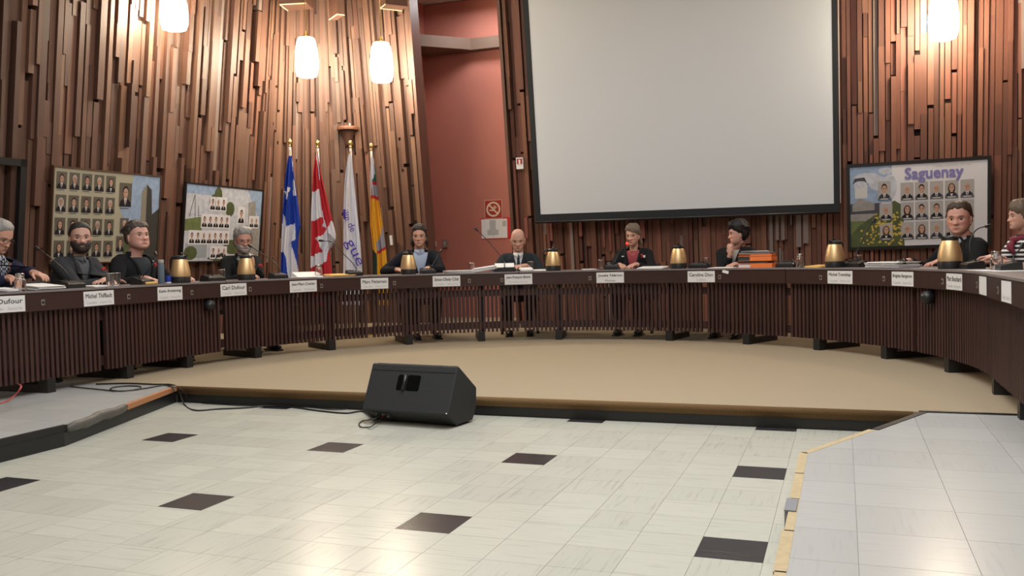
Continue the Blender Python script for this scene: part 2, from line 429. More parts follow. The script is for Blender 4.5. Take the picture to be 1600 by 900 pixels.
# scuffed bulging nosing, then bare orange wood where it came off
e = MB(); k0 = Vector((-4.232, 3.95, .098)); k1 = Vector((-4.445, 4.62, .102))
pts = [k0.lerp(k1, t) + Vector((.006*math.sin(9*t), 0, .004*math.sin(14*t))) for t in [i/10 for i in range(11)]]
e.tube(pts, [.018+.007*math.sin(PI*i/10)+.004*(i % 2) for i in range(11)], M['grey_rubber'], n=8, flat=1.25)
o = struct('trim_5', e, True); o['label'] = 'scuffed grey rubber nosing bulging off the left arm'
e = MB(); a = Vector((-4.447, 4.63, .086)); b_ = Vector((-4.725, STEP_Y, .086)); dn = Vector(((b_-a).y, -(b_-a).x, 0)).normalized()*.012
e.prism([a+dn, b_+dn, b_-dn*2, a-dn*2], (0, 0, .0345), M['raw_wood'])
o = struct('trim_6', e); o['label'] = 'bare orange wood strip along the left arm'
# right arm: bare tan plywood edge, black nosing near the step
riser('trim_7', [(.128, 4.845), (-.182, 4.22), (-.182, -2.9)], .001, PL_Z-.006, .03, M['tan_wood'], 'bare tan plywood edge of the right platform arm')
e = MB(); rs = random.Random(3)
for i in range(18):
    y = 4.03-i*.40; e.box((-.174+rs.uniform(-.003, .003), y, PL_Z-.004), (.030+rs.uniform(0, .010), .41, .010), M['tan_wood'])
e.box((-.02, 4.535, PL_Z-.004), (.034, .70, .010), M['tan_wood'], Matrix.Rotation(-.445, 3, 'Z'))
o = struct('trim_8', e); o['label'] = 'ragged glue line along the right platform arm'
riser('trim_9', [(.405, CARP_Y-.02), (.13, 4.86)], 0, PL_Z+.004, .035, M['rubber'], 'black rubber nosing at the corner of the right arm')
riser('trim_10', [(3.15, CARP_Y-.045), (.39, CARP_Y-.045)], PL_Z-.02, PL_Z+.007, -.028, M['rubber'], 'black strip between right arm tiles and carpet')
e = MB(); 
for i in range(6):
    z0, z1 = .004, PL_Z+.003
e.box((-.197, 3.33, .062), (.008, .17, .11), M['duct_tape'], Matrix.Rotation(-.08, 3, 'X')); e.box((-.182, 3.33, PL_Z+.004), (.04, .16, .005), M['duct_tape'])
tag(link('tape_patch', e.mesh('tape_patch', (-.19, 3.33, .1)), None, (-.19, 3.33, .1)), 'grey tape patch stuck over the bare tan edge of the right platform', 'tape')

# ---- walls of vertical boards
def path_pt(kind, s):
    """plan point at eye height, inward normal, tangent for the board walls"""
    if kind == 'wall_left': return Vector((-7.6, s, 0)), Vector((1, 0, 0)), 0
    if kind == 'wall_back': return Vector((s, 11.5, 0)), Vector((0, -1, 0)), 0
    if kind == 'wall_right': return Vector((3.01, s, 0)), Vector((-1, 0, 0)), 0
    if kind == 'wall_back_left':
        L = 1.3*PI/2
        if s > L: return Vector((-6.3+(s-L), 11.5, 0)), Vector((0, -1, 0)), 0
        a = PI-s/1.3; return Vector((-6.3+1.3*math.cos(a), 10.2+1.3*math.sin(a), 0)), Vector((-math.cos(a), -math.sin(a), 0)), 1
    if kind == 'wall_back_right':
        a = PI/2-s/1.3; return Vector((1.71+1.3*math.cos(a), 10.2+1.3*math.sin(a), 0)), Vector((-math.cos(a), -math.sin(a), 0)), 1
def board_wall(kind, s0, s1, pitch, mk, seed):
    rs = random.Random(seed); root = struct(kind, None)
    bk = MB(); N = max(2, int((s1-s0)/.12)); V = []
    for i in range(N+1):
        p, n, c = path_pt(kind, s0+(s1-s0)*i/N)
        for z in (PL_Z, CEIL):
            q = p+n*(LEAN*(z-1.04)); V.append(Vector((q.x, q.y, z)))
            q2 = p+n*(LEAN*(z-1.04)-.10); V.append(Vector((q2.x, q2.y, z)))
    fs = []
    for i in range(N):
        a, b = 4*i, 4*i+4
        fs += [(a, b, b+2, a+2), (a+1, a+3, b+3, b+1), (a+2, b+2, b+3, a+3), (a, a+1, b+1, b)]
    fs += [(0, 2, 3, 1), (4*N, 4*N+1, 4*N+3, 4*N+2)]
    bk.add(V, fs, M['backing']); part('backing_panel', bk, root)
    cand = []; s = s0+.02; prev = .05
    while s < s1-.02:
        wd = pitch*rs.uniform(.78, 1.35)
        p, n, c = path_pt(kind, s+wd/2)
        z = PL_Z; dep = rs.uniform(.02, .09)
        while z < CEIL-.02:
            ln = rs.choice((.35, .55, .8, 1.1, 1.5, 1.9))*rs.uniform(.7, 1.3)
            z1 = min(CEIL-.005, z+ln)
            if CEIL-z1 < .2: z1 = CEIL-.005
            gap = 0 if rs.random() < .85 else rs.uniform(.03, .1)
            ax = (n*LEAN+Vector((0, 0, 1))).normalized(); tn = ax.cross(n).normalized()*-1
            zc = (z+z1)/2; nn = tn.cross(ax); nn = nn if nn.dot(n) > 0 else -nn
            d = max(.012, min(.105, dep+rs.uniform(-.035, .035))); dep = d if rs.random() < .5 else rs.uniform(.015, .095)
            cpt = Vector((p.x, p.y, 0))+n*(LEAN*(zc-1.04))+Vector((0, 0, zc))+nn*(d/2)
            ww = wd*(rs.uniform(.66, .9) if rs.random() < .5 else .97)
            rot = frame_rot(tn, nn, ax)
            if rot.determinant() < 0: rot = frame_rot(-tn, nn, ax)
            size = (ww, d, (z1-z-gap)/ax.z)
            u, v, dd = to_px(cpt); u0, v0, _ = to_px((p.x, p.y, z)); _, v1, _ = to_px((p.x, p.y, z1))
            vis = dd > 1 and -20 < u < 1620 and min(v0, 470)-max(v1, 0) > 25 and not (830 < u < 1300 and v0 < 330)
            area_ = max(0, min(v0, 470)-max(v1, 0))*ww/dd if vis else 0
            cand.append((-area_, len(cand), cpt, size, rot)); z = z1
        s += wd
    cand.sort(); st = MB()
    for k, (a, _, c, size, rot) in enumerate(cand):
        if k < 300 and a < 0: unit_obj('board', UB[mk], root, c, size, rot)
        else: st.box(c, size, M[mk], rot)
    if st.v:
        o = link('board_field', st.mesh('board_field'), root); o['kind'] = 'stuff'
    return root
board_wall('wall_left', 4.6, 10.2, .064, 'board', 11)
board_wall('wall_back_left', 0, 1.3*PI/2+.84, .050, 'board', 12)
wb = board_wall('wall_back', -4.15, 1.71, .057, 'board_red', 13)
for x0, x1, y0, y1, mk in ((1202, 1208, 330, 394, 'board_lit'), (1212, 1217, 330, 375, 'board_lit'), (1220.6, 1226, 337, 375, 'board_lit'), (1235, 1237, 330, 351, 'board_lit'), (1243.8, 1252, 330, 386, 'board_lit'),
                           (1255, 1263, 330, 380, 'board_lit'), (1217.5, 1220, 388, 408, 'board_lit'), (859, 864, 339, 376, 'board_pink'), (904.5, 910, 340, 369, 'board_pink'), (941, 946, 336, 386, 'board_pink'), (951, 956, 338, 392, 'board_pink'), (1001, 1008, 336, 372, 'board_pink'), (820, 826, 340, 372, 'board_pink')):
    a = on_back(x0, y0, .10); c = on_back(x1, y1, .10); ax = Vector((0, -LEAN, 1)).normalized(); nn = Vector((0, -1, -LEAN)).normalized(); rot = frame_rot(Vector((-1, 0, 0)), nn, ax)
    o = unit_obj('board', UB[mk], wb, (a+c)/2, (abs(c.x-a.x)+.006, .05, abs(a.z-c.z)), rot)
    o['label'] = 'pale board in painted grey lilac reflection' if mk == 'board_lit' else 'pinkish board'
board_wall('wall_back_right', 0, 1.3*PI/2, .056, 'board_red', 14)
board_wall('wall_right', 4.6, 10.2, .064, 'board_red', 15)
# plain walls out of view, ceiling, red recess
b = MB(); b.box((-7.72, .85, 2.5), (.1, 7.5, 4.98), M['plain_wall']); struct('wall_left_near', b)
b = MB(); b.box((3.14, .85, 2.5), (.1, 7.5, 4.98), M['plain_wall']); struct('wall_right_near', b)
b = MB(); b.box((-2.3, -2.95, 2.5), (10.9, .1, 4.98), M['plain_wall']); struct('wall_front', b)
b = MB(); b.box((-2.3, 5.2, CEIL+.06), (11.2, 16.6, .1), M['ceiling']); struct('ceiling', b)
b = MB(); b.box((-4.9, 12.75, 2.5), (3.4, .1, 4.9), M['red_paint'])
b.box((-6.1, 12.25, 2.5), (.1, 1.0, 4.9), M['red_paint']); b.box((-3.75, 12.25, 2.5), (.1, 1.0, 4.9), M['red_paint'])
struct('wall_recess', b)
b = MB(); b.box((-4.9, 12.62, 4.24), (3.2, .16, .17), M['beam']); struct('trim_11', b)['label'] = 'grey brown beam across the red recess'
b = MB(); b.prism([(-6.05, 11.75, 4.16), (-5.15, 12.6, 4.16), (-5.45, 12.7, 4.16), (-6.05, 12.6, 4.16)], (0, 0, .17), M['beam']); struct('trim_12', b)['label'] = 'grey brown beam running out of the red recess'
# upright end boards finishing both board walls beside the recess
for nm, x, lab in (('trim_13', -5.455, 'upright board ending the left board wall'), ('trim_14', -4.165, 'upright board starting the back board wall')):
    b = MB(); L = CEIL-PL_Z; ax = Vector((0, -LEAN, 1)).normalized()
    rot = frame_rot(Vector((1, 0, 0)), Vector((1, 0, 0)).cross(ax)*-1, ax)
    if rot.determinant() < 0: rot = frame_rot(Vector((-1, 0, 0)), rot.col[1], ax)
    zc = (CEIL+PL_Z)/2; b.box((x, 11.5-LEAN*(zc-1.04), zc), (.04, .26, L*1.0), M['board'], rot); struct(nm, b)['label'] = lab
# dark door frame at the left edge
TRd = on_left(37, 250, .10); fr = MB(); n_ = Vector((1, 0, 0))
def lbox(mb, y0, y1, z0, z1, off, th, mat):
    ps = []
    for (y, z) in ((y0, z0), (y1, z0), (y1, z1), (y0, z1)): ps.append(Vector((-7.6+off+LEAN*(z-1.04), y, z)))
    mb.prism(ps, (th, 0, 0), mat)
lbox(fr, TRd.y-.07, TRd.y, PL_Z, TRd.z, .10, .05, M['frame_black']); lbox(fr, TRd.y-1.0, TRd.y-.93, PL_Z, TRd.z, .10, .05, M['frame_black'])
lbox(fr, TRd.y-1.0, TRd.y, TRd.z-.07, TRd.z, .10, .05, M['frame_black'])
struct('door_1', fr)['label'] = 'black door frame set in the board wall'

# ================================================================== TABLE RING
AH = RAD*PI/2; TZ = .873
def TP(s, off=0.0):
    if s < -AH: return Vector((XC-RAD-off, YC+(s+AH), 0)), Vector((-1, 0, 0))
    if s > AH: return Vector((XC+RAD+off, YC-(s-AH), 0)), Vector((1, 0, 0))
    a = PI/2-s/RAD; n = Vector((math.cos(a), math.sin(a), 0)); return Vector((XC, YC, 0))+n*(RAD+off), n
def TT(s): n = TP(s)[1]; return Vector((n.y, -n.x, 0))        # towards growing s (picture right)
def s_at(px, off=0.0, z=TZ, lo=-7.2, hi=6.9):
    best = None
    for i in range(int((hi-lo)/.01)+1):
        s = lo+i*.01; p = TP(s, off)[0]; u, v, d = to_px((p.x, p.y, z))
        if d > 2 and (best is None or abs(u-px) < best[0]): best = (abs(u-px), s)
    return best[1]
def strip(mb, s0, s1, o0, o1, z0, z1, mat, ds=.1):
    n = max(1, int(math.ceil((s1-s0)/ds))); V = []
    for i in range(n+1):
        s = s0+(s1-s0)*i/n
        for o_ in (o0, o1):
            p = TP(s, o_)[0]; V += [Vector((p.x, p.y, z0)), Vector((p.x, p.y, z1))]
    F = []
    for i in range(n):
        a, b = 4*i, 4*i+4
        F += [(a, a+1, b+1, b), (a+2, b+2, b+3, a+3), (a+1, a+3, b+3, b+1), (a, b, b+2, a+2)]
    F += [(0, 2, 3, 1), (4*n, 4*n+1, 4*n+3, 4*n+2)]
    return mb.add(V, F, mat)
LEGS = [-6.93, -6.145, -5.37, -4.67, -3.883, -3.065, -2.228, -1.445, -.615, .578, 1.42, 2.213, 3.02, 3.895, 4.912, 5.778, 6.56]
BND = [-7.32, -5.645, -4.27, -2.65, -1.03, .98, 1.91, 3.45, 5.098, 6.9]
JACKS = [-6.238, -5.412, -4.672, -3.992, -3.19, -2.388, -1.57, -1.215, -.255, 1.17, 2.32, 3.1, 3.957, 4.688, 5.472]
where = ['nearest the left edge, under the cut off plate', 'at left, in front of the bearded man', 'at left, in front of the grey haired bearded man',
         'in front of the curly haired man in dark blazer', 'in the middle, before the speaking woman', 'in front of the woman resting her chin',
         'right of the orange folders, in front of a lone bottle', 'at right, in front of the man with the dark jacket', 'last at right, turning towards the viewer']
pitch = .0441
for k in range(9):
    s0, s1 = BND[k]+.004, BND[k+1]-.004; sm = (s0+s1)/2; c = TP(sm, .3)[0]
    t = thing('council_table', 'curved dark slatted table section '+where[k], 'table', (c.x, c.y, PL_Z), 0, 'sections of the horseshoe council table')
    t['label'] = 'curved dark slatted table section '+where[k]
    b = MB(); strip(b, s0, s1, -.012, .60, TZ-.014, TZ, M['desk_top']); part('table_top', b, t)
    b = MB(); strip(b, s0, s1, -.004, .028, TZ-.146, TZ-.0145, M['fascia']); part('fascia', b, t)
    b = MB(); strip(b, s0, s1, .076, .096, .612, .682, M['slat']); part('rail', b, t)
    b = MB(); strip(b, s0, s1, .076, .096, .255, .332, M['slat']); part('rail', b, t)
    i0 = math.ceil(s0/pitch); i1 = math.floor(s1/pitch)
    for i in range(i0, i1+1):
        s = i*pitch
        if s-s0 < .012 or s1-s < .012: continue
        p, n = TP(s, .058); rot = frame_rot(TT(s), n, Vector((0, 0, 1)))
        if rot.determinant() < 0: rot = frame_rot(-TT(s), n, Vector((0, 0, 1)))
        rs = random.Random(i)
        unit_obj('slat', UB['slat'], t, Vector((p.x, p.y, (.222+.735)/2))-Vector(t.location), (.024, .034, .513+rs.uniform(-.004, .004)), rot)
    for s in LEGS:
        if s0 <= s < s1:
            b = MB(); p, n = TP(s, .13); tt = TT(s); rot = frame_rot(tt, n, Vector((0, 0, 1)))
            if rot.determinant() < 0: rot = frame_rot(-tt, n, Vector((0, 0, 1)))
            b.box(Vector((p.x, p.y, .48)), (.05, .05, .70), M['black_metal'], rot)
            b.box(Vector((p.x, p.y, PL_Z+.055))-n*.05, (.072, .07, .11), M['black_metal'], rot)
            q = TP(s, .33)[0]; b.box(Vector((q.x, q.y, PL_Z+.03)), (.06, .52, .058), M['black_metal'], rot)
            b.box(Vector((TP(s, .31)[0].x, TP(s, .31)[0].y, TZ-.05)), (.045, .5, .04), M['black_metal'], rot)
            part('leg', b, t)
    for s in JACKS:
        if s0 <= s < s1:
            p, n = TP(s, -.006); rot = frame_rot(TT(s), n, Vector((0, 0, 1))); b = MB()
            if rot.determinant() < 0: rot = frame_rot(-TT(s), n, Vector((0, 0, 1)))
            c2 = Vector((p.x, p.y, TZ-.086)); b.box(c2, (.03, .006, .042), M['grey_box'], rot); b.box(c2-n*.003, (.016, .006, .020), M['black'], rot)
            o = part('jack_plate', b, t); o['label'] = 'small pale socket plate'

# ================================================================== THINGS ON THE TABLE
def rot_at(s):
    """right (picture), outward, up axes at table position s"""
    n = TP(s)[1]; tt = TT(s); return tt, n, Vector((0, 0, 1))
def ang(s):
    tt = TT(s); return math.atan2(tt.y, tt.x)
# ---- name plates taped on the fascia
SUB = 'Conseiller    District No'
plates = [(-6.539, 'Dufour', SUB, 'cut off by the left edge of the photo'), (-5.72, 'Michel Thiffault', SUB, 'below the bearded man, second from the left'),
          (-4.938, 'Kevin Armstrong', SUB, 'third from the left, left of the black ball'), (-4.181, 'Carl Dufour', SUB, 'fourth from the left, below a gold jug'),
          (-3.392, 'Jean-Marc Crevier', SUB, 'below the red and white flag'), (-2.605, 'Marc Pettersen', SUB, 'below the yellow flag'),
          (-1.819, 'Simon-Olivier Côté', SUB, 'below the curly haired man'), (-1.035, 'Jean-François Boivin', 'Directeur général', 'below the bald man'),
          (-.035, 'Josée Néron', 'Mairesse', 'below the woman speaking at the microphone'), (.964, 'Caroline Dion', 'Greffière', 'below the woman resting her chin'),
          (2.55, 'Michel Tremblay', SUB, 'below the gold jug right of the white screen'), (3.352, 'Brigitte Bergeron', SUB, 'below the long paper stack at right'),
          (4.168, 'Marc Bouchard', SUB, 'third from the right end'), (4.908, '', '', 'narrow, seen edge on, second from the right end'), (5.756, '', SUB, 'last on the right')]
for k, (s, t1, t2, wh) in enumerate(plates):
    p, n = TP(s, -.0075); tt = TT(s); c = Vector((p.x, p.y, TZ-.082)); W_, H_ = .30, .113
    b = MB(); rot = frame_rot(tt, n, Vector((0, 0, 1)))
    if rot.determinant() < 0: rot = frame_rot(-tt, n, Vector((0, 0, 1)))
    rot = rot @ Matrix.Rotation(random.Random(k).uniform(-.012, .012), 3, 'Y')
    b.box((0, 0, 0), (W_, .002, H_), M['white_b'], rot)
    o = tag(link('name_plate', b.mesh('name_plate'), None, c), 'white paper name plate '+wh, 'name plate', 'paper name plates on the table front')
    f = -n*.0013
    up = Vector((0, 0, 1))
    if t1: part('lettering', text_mb(t1, .262 if len(t1) > 8 else .20, .034, f+up*.020 + (tt*.03 if t1 == 'Dufour' else Vector()), tt, up, M['print'], .0006, .04), o, world=False)
    if t2: part('lettering', text_mb(t2, .25 if t2 == SUB else (.20 if len(t2) > 9 else .11), .021, f-up*.031, tt, up, M['print_grey'] if t2 != 'Mairesse' else M['print']), o, world=False)
# ---- white tape scrap on the fascia, black balls under it
p, n = TP(1.235, -.006); b = MB(); rr = frame_rot(TT(1.235), n, Vector((0, 0, 1))) @ Matrix.Rotation(.22, 3, 'Y'); b.box((0, 0, 0), (.07, .003, .028), M['white'], rr)
tag(link('tape_scrap', b.mesh('tape_scrap'), None, (p.x, p.y, TZ-.035)), 'torn scrap of white tape on the fascia under the orange folders', 'tape')
for s, wh in ((-4.46, 'at left, under the table edge by the gold jug'), (3.70, 'at right, under the table edge')):
    p, n = TP(s, .0); c = Vector((p.x, p.y, .66)); b = MB()
    t = thing('dome_speaker', 'small black ball on the slats '+wh, 'speaker', c, 0, 'black balls on the table front')
    b.ell(c, (.052, .052, .052), M['black'], nu=20, nv=14); part('ball', b, t, True)
    b = MB(); b.tube([c+n*.02+Vector((0, 0, .04)), c+n*.05+Vector((0, 0, .07))], .016, M['black']); b.box(c+n*.045, (.04, .02, .10), M['black'], frame_rot(TT(s), n*1, Vector((0, 0, 1)))); part('bracket', b, t)
# ---- insulated jugs
def make_jug():
    t = thing('insulated_jug', 'x', 'jug', (0, 0, 0), 0, 'gold insulated jugs on the council table')
    b = MB(); b.lathe([(.081, .050), (.0845, .057), (.085, .075), (.082, .105), (.076, .140), (.068, .175), (.060, .202), (.056, .210)], M['gold'], 28); part('body', b, t, True, False, 40)
    b = MB(); b.lathe([(.078, 0), (.083, .004), (.0845, .054), (.082, .060)], M['black'], 28); part('base', b, t, True, False, 40)
    b = MB(); b.lathe([(.056, .208), (.059, .213), (.058, .230), (.047, .242), (.016, .247)], M['black'], 24)
    b.prism([(.042, -.014, .220), (.084, -.007, .234), (.084, .007, .234), (.042, .014, .220)], (0, 0, .012), M['black']); ld = part('lid', b, t, True, False, 30)
    b = MB(); b.tube([(-.044, 0, .234), (-.082, 0, .232), (-.102, 0, .205), (-.106, 0, .145), (-.100, 0, .095), (-.080, 0, .075)], [.010, .011, .012, .011, .010, .009], M['black'], 8, flat=.8); part('handle', b, t, True, False)
    b = MB(); b.prism([(-.02, -.012, .242), (.022, -.012, .251), (.022, .012, .251), (-.02, .012, .242)], (0, 0, .006), M['black'])
    b.tube([(.0, 0, .249), (.022, 0, .266)], .006, M['black'], 6); part('thumb_lever', b, ld, False, False)
    return t
jug0 = make_jug()
def on_table(px, off, z=TZ):
    s = s_at(px, off, z); p = TP(s, off)[0]; return s, Vector((p.x, p.y, z))
jugs = [(282, .13, -1.5, 'gold jug beside the blue water bottle at left'), (385, .13, -.15+PI, 'gold jug in front of the grey bearded man, handle to the right'),
        (638, .16, -1.5, 'gold jug in front of the curly haired man'), (865, .16, 0.1, 'gold jug right of the bald man, handle to the left'),
        (1060, .16, -.9, 'gold jug right of the woman at the microphone'), (1304, .16, -1.5, 'gold jug right of the white screen, beside a yellow envelope'),
        (1484, .14, -1.5, 'gold jug in front of the man with the open collar at right')]
for k, (px, off, rz, lab) in enumerate(jugs):
    s, c = on_table(px, off)
    if k == 0: j = jug0; j.location = c; j.rotation_euler = (0, 0, ang(s)+rz)
    else: j = dup(jug0, c, ang(s)+rz)
    j['label'] = lab
# ---- delegate microphones
def mic(px, off, path, lab, led=False, rz=0.0, w=.17):
    """path: list of (px, py, extra depth offset) for the gooseneck, last is the tip; empty: neck folded flat"""
    s, c = on_table(px, off); t = thing('desk_microphone', lab, 'microphone', c, 0, 'delegate microphones on the council table')
    tt, n, up = rot_at(s); 
    if rz: R_ = Matrix.Rotation(rz, 3, 'Z'); tt = R_ @ tt; n = R_ @ n
    b = MB(); h = w/2
    def q(a, o, z): return c+tt*a+n*o+up*z
    pr = [(-.065, 0), (-.065, .030), (-.055, .042), (.04, .058), (.065, .052), (.065, 0)]
    ins = .012
    vs = [q(-h+(ins if z > .035 else 0), o, z) for o, z in pr]+[q(h-(ins if z > .035 else 0), o, z) for o, z in pr]; m_ = len(pr)
    b.add(vs, [tuple(range(m_))[::-1], tuple(range(m_, 2*m_))]+[(i, (i+1) % m_, m_+(i+1) % m_, m_+i) for i in range(m_)], M['black']); bs = part('base', b, t)
    b = MB(); b.box(q(-h*.35, .0, .054), (.03, .03, .008), M['chrome'], frame_rot(tt, n, up)); part('talk_button', b, bs)
    b = MB(); b.prism([q(-h*.9, .02, .055), q(h*.1, .02, .055), q(h*.1, .05, .058), q(-h*.9, .05, .058)], up*.006, M['black']); part('grille', b, bs)
    dep = (c-CAM).dot(FLAT)
    root = q(h*.25, .03, .05)
    pts = [root]+[at_d(x, y, dep+e) for x, y, e in path] if path else [root, q(h*.6, -.02, .075), q(h*.95, -.06, .07), q(h*1.25, -.075, .05)]
    sm = []
    for i in range(len(pts)-1):                                      # Catmull-Rom
        p0, p1, p2, p3 = pts[max(i-1, 0)], pts[i], pts[i+1], pts[min(i+2, len(pts)-1)]
        for k in range(6):
            u = k/6; sm.append(.5*((2*p1)+(p2-p0)*u+(2*p0-5*p1+4*p2-p3)*u*u+(3*p1-p0-3*p2+p3)*u**3))
    sm.append(pts[-1])
    b = MB(); b.tube(sm, .0045, M['black'], 6); part('gooseneck', b, t, True)
    d = (sm[-1]-sm[-3]).normalized(); b = MB(); b.tube([sm[-1]-d*.03, sm[-1]-d*.022, sm[-1]+d*.014, sm[-1]+d*.024], [.007, .0125, .0125, .007], M['black'], 10); cap_ = part('capsule', b, t, True)
    if led:
        b = MB(); b.tube([sm[-1]-d*.032, sm[-1]-d*.010], .0138, M['red_led'], 12); o = part('light_ring', b, cap_, True); o['label'] = 'glowing red ring'
    return t
mic(110, .20, [(103, 425, 0), (85, 408, .05), (66, 393, .10), (57, 387, .12)], 'black desk microphone at far left with long diagonal gooseneck')
mic(222, .22, [(235, 418, 0), (244, 402, .05), (243, 396, .08)], 'black desk microphone in front of the man in the dark grey sweater', w=.15)
mic(332, .22, [(331, 413, 0), (337, 404, .02), (345, 398, .04)], 'black desk microphone between two gold jugs at left', w=.2)
mic(435, .20, [(437, 421, 0), (425, 407, .04), (404, 393, .10), (390, 384, .16)], 'black desk microphone held to the mouth of the grey bearded man', w=.16)
mic(553, .24, [(557, 420, 0), (548, 408, .02), (536, 396, .05), (520, 379, .08), (501, 376, .10)], 'black desk microphone in front of the white flag, head over the red and white flag', w=.16)
mic(668, .22, [(674, 417, 0), (682, 403, .04), (689, 392, .07)], 'black desk microphone in front of the curly haired man', w=.17)
mic(797, .30, [(793, 415, 0), (778, 395, .05), (760, 374, .10), (744, 358, .13)], 'black desk microphone with tall neck left of the bald man', w=.12)
mic(957, .20, [(960, 410, 0), (968, 394, .05), (978, 383, .10), (981, 378, .12)], 'black desk microphone with red lit head in front of the speaking woman', True, w=.15)
mic(1093, .24, [], 'black desk microphone folded flat left of the woman resting her chin', w=.2)
mic(1232, .26, [], 'black desk microphone just right of the orange folders', w=.2)
mic(1335, .26, [(1338, 397, 0), (1346, 378, .04), (1356, 357, .08), (1366, 344, .11)], 'black desk microphone with upright neck before the blue lettered poster', w=.22)
mic(1410, .22, [], 'black desk microphone folded flat beside the long white paper stack', w=.2)
mic(1519, .22, [(1516, 395, .0), (1517, 373, .02), (1527, 358, .03), (1545, 353, .04)], 'black desk microphone between the gold jug and a glass bottle at right', w=.13)
mic(1576, .20, [(1584, 400, 0), (1592, 391, .02), (1597, 384, .04)], 'black desk microphone nearest the right edge, before the striped shirt', w=.14)
# ---- glasses and bottles
def make_glass(h=.105, r=.034):
    t = thing('drinking_glass', 'x', 'glass', (0, 0, 0), 0, 'water glasses on the council table')
    b = MB(); b.lathe([(r*.82, 0), (r*.86, .004), (r, h), (r-.003, h), (r*.82-.002, .014), (.001, .012)], M['glass'], 20); part('tumbler', b, t, True, False, 40)
    b = MB(); b.lathe([(r*1.01, h-.002), (r*1.03, h), (r*1.0, h+.0025), (r-.002, h+.0015)], M['chrome'], 20); part('rim', b, t, True, False)
    return t
g0 = make_glass(); first = [1]
def glass(px, off, lab):
    s, c = on_table(px, off)
    if first: first.pop(); g = g0; g.location = c
    else: g = dup(g0, c, 0)
    g['label'] = lab
glass(172, .16, 'water glass, left of a pair at the bearded man\'s arm'); glass(182, .27, 'water glass, right of a pair at the bearded man\'s arm')
glass(346, .34, 'water glass between two gold jugs at left'); glass(737, .30, 'water glass at the open binder, on the red wall side')
glass(830, .30, 'water glass at the hands of the bald man'); glass(940, .14, 'water glass left of the red lit microphone')
glass(1104, .33, 'water glass behind the microphone left of the chin resting woman'); glass(1341, .36, 'water glass behind the upright microphone, before the blue lettered poster')
def make_bottle():
    t = thing('glass_bottle', 'x', 'bottle', (0, 0, 0), 0, 'short clear bottles with metal tops')
    b = MB(); b.lathe([(.036, 0), (.039, .006), (.039, .07), (.034, .085), (.028, .096), (.028, .104), (.025, .104), (.031, .084), (.035, .068), (.035, .01), (.001, .008)], M['glass'], 20); part('glass_body', b, t, True, False, 40)
    b = MB(); b.lathe([(.0295, .100), (.0305, .104), (.0305, .124), (.027, .128)], M['chrome'], 20); part('metal_top', b, t, True, False, 30)
    return t
b0 = make_bottle(); firstb = [1]
def bottle(px, off, lab):
    s, c = on_table(px, off)
    if firstb: firstb.pop(); g = b0; g.location = c
    else: g = dup(b0, c, 0)
    g['label'] = lab
bottle(31, .10, 'short clear bottle at the hand of the man cut off at left'); bottle(499, .22, 'short clear bottle between tilted papers and yellow envelope')
bottle(1250, .18, 'short clear bottle standing alone right of the orange folders'); bottle(1557, .16, 'short clear bottle at the forearm of the striped woman')
s, c = on_table(253, .20); t = thing('water_bottle', 'slim smoky blue water bottle beside a gold jug', 'bottle', c)
b = MB(); b.lathe([(.026, 0), (.028, .006), (.028, .17), (.024, .185)], M['water_blue'], 18, c); part('bottle_body', b, t, True, sharp=40)
b = MB(); b.lathe([(.0255, .183), (.026, .19), (.026, .205), (.02, .21)], M['grey_card'], 18, c); part('cap', b, t, True, sharp=40)
s, c = on_table(263, .17); t = thing('cup', 'small blue plastic cup between water bottle and gold jug', 'cup', c)
b = MB(); b.lathe([(.021, .012), (.024, .016), (.026, .066), (.023, .066), (.021, .02), (.001, .018)], M['blue'], 18, c); part('cup_wall', b, t, True, sharp=40)
b = MB(); b.lathe([(.022, 0), (.024, .003), (.022, .012)], M['white'], 18, c); part('base', b, t, True)
s, c = on_table(238, .10); b = MB(); tt, n, up = rot_at(s); b.tube([up*.012-tt*.07, up*.012+tt*.05, up*.012+tt*.068], [.012, .012, .004], M['yellow'], 10)
tag(link('marker', b.mesh('marker', (0, 0, 0), True), None, c), 'tan marker lying left of the blue water bottle', 'pen')
# ---- papers
def sheets(name, lab, px, off, wd, dp, n, mats, rz=0.0, tilt=0.0, cat='papers', roll=0.0, z=0.0, th=.0016, jit=.012, group=None):
    s, c = on_table(px, off); c = c+Vector((0, 0, z)); t = thing(name, lab, cat, c, 0, group); tt, nn, up = rot_at(s); rs = random.Random(int(px))
    for i in range(n):
        b = MB(); R_ = frame_rot(tt, nn, up)
        if R_.determinant() < 0: R_ = frame_rot(-tt, nn, up)
        R_ = R_ @ Matrix.Rotation(rz+rs.uniform(-.06, .06), 3, 'Z') @ Matrix.Rotation(tilt, 3, 'X') @ Matrix.Rotation(roll, 3, 'Y')
        b.box(R_ @ Vector((rs.uniform(-jit, jit), rs.uniform(-jit, jit), 0))+Vector((0, 0, abs(math.sin(tilt))*dp/2+abs(math.sin(roll))*wd/2+th*(i+.5))), (wd, dp, th*.9), mats[i % len(mats)], R_)
        part('sheet', b, t, world=False)
    return t
W2 = [M['white'], M['white_b']]
sheets('paper_stack', 'white paper stack under the hand of the man at the left edge', 62, .17, .26, .21, 7, W2, .1, .10, th=.004)
sheets('paper_stack', 'crumpled white papers beside the hand with a pen at the left edge', 12, .12, .16, .12, 4, W2, .3, .12, th=.004)
sheets('paper_stack', 'white papers under the crossed forearms of the bearded man', 150, .24, .26, .18, 3, W2, .05, .02, th=.003)
sheets('paper_stack', 'white sheets tilted up beside the held microphone, before the blue flag', 480, .26, .26, .19, 3, W2, -.15, .28)
sheets('paper_stack', 'flat grey white papers under the short bottle near the flags', 472, .14, .28, .12, 3, W2, .0, .0, th=.003)
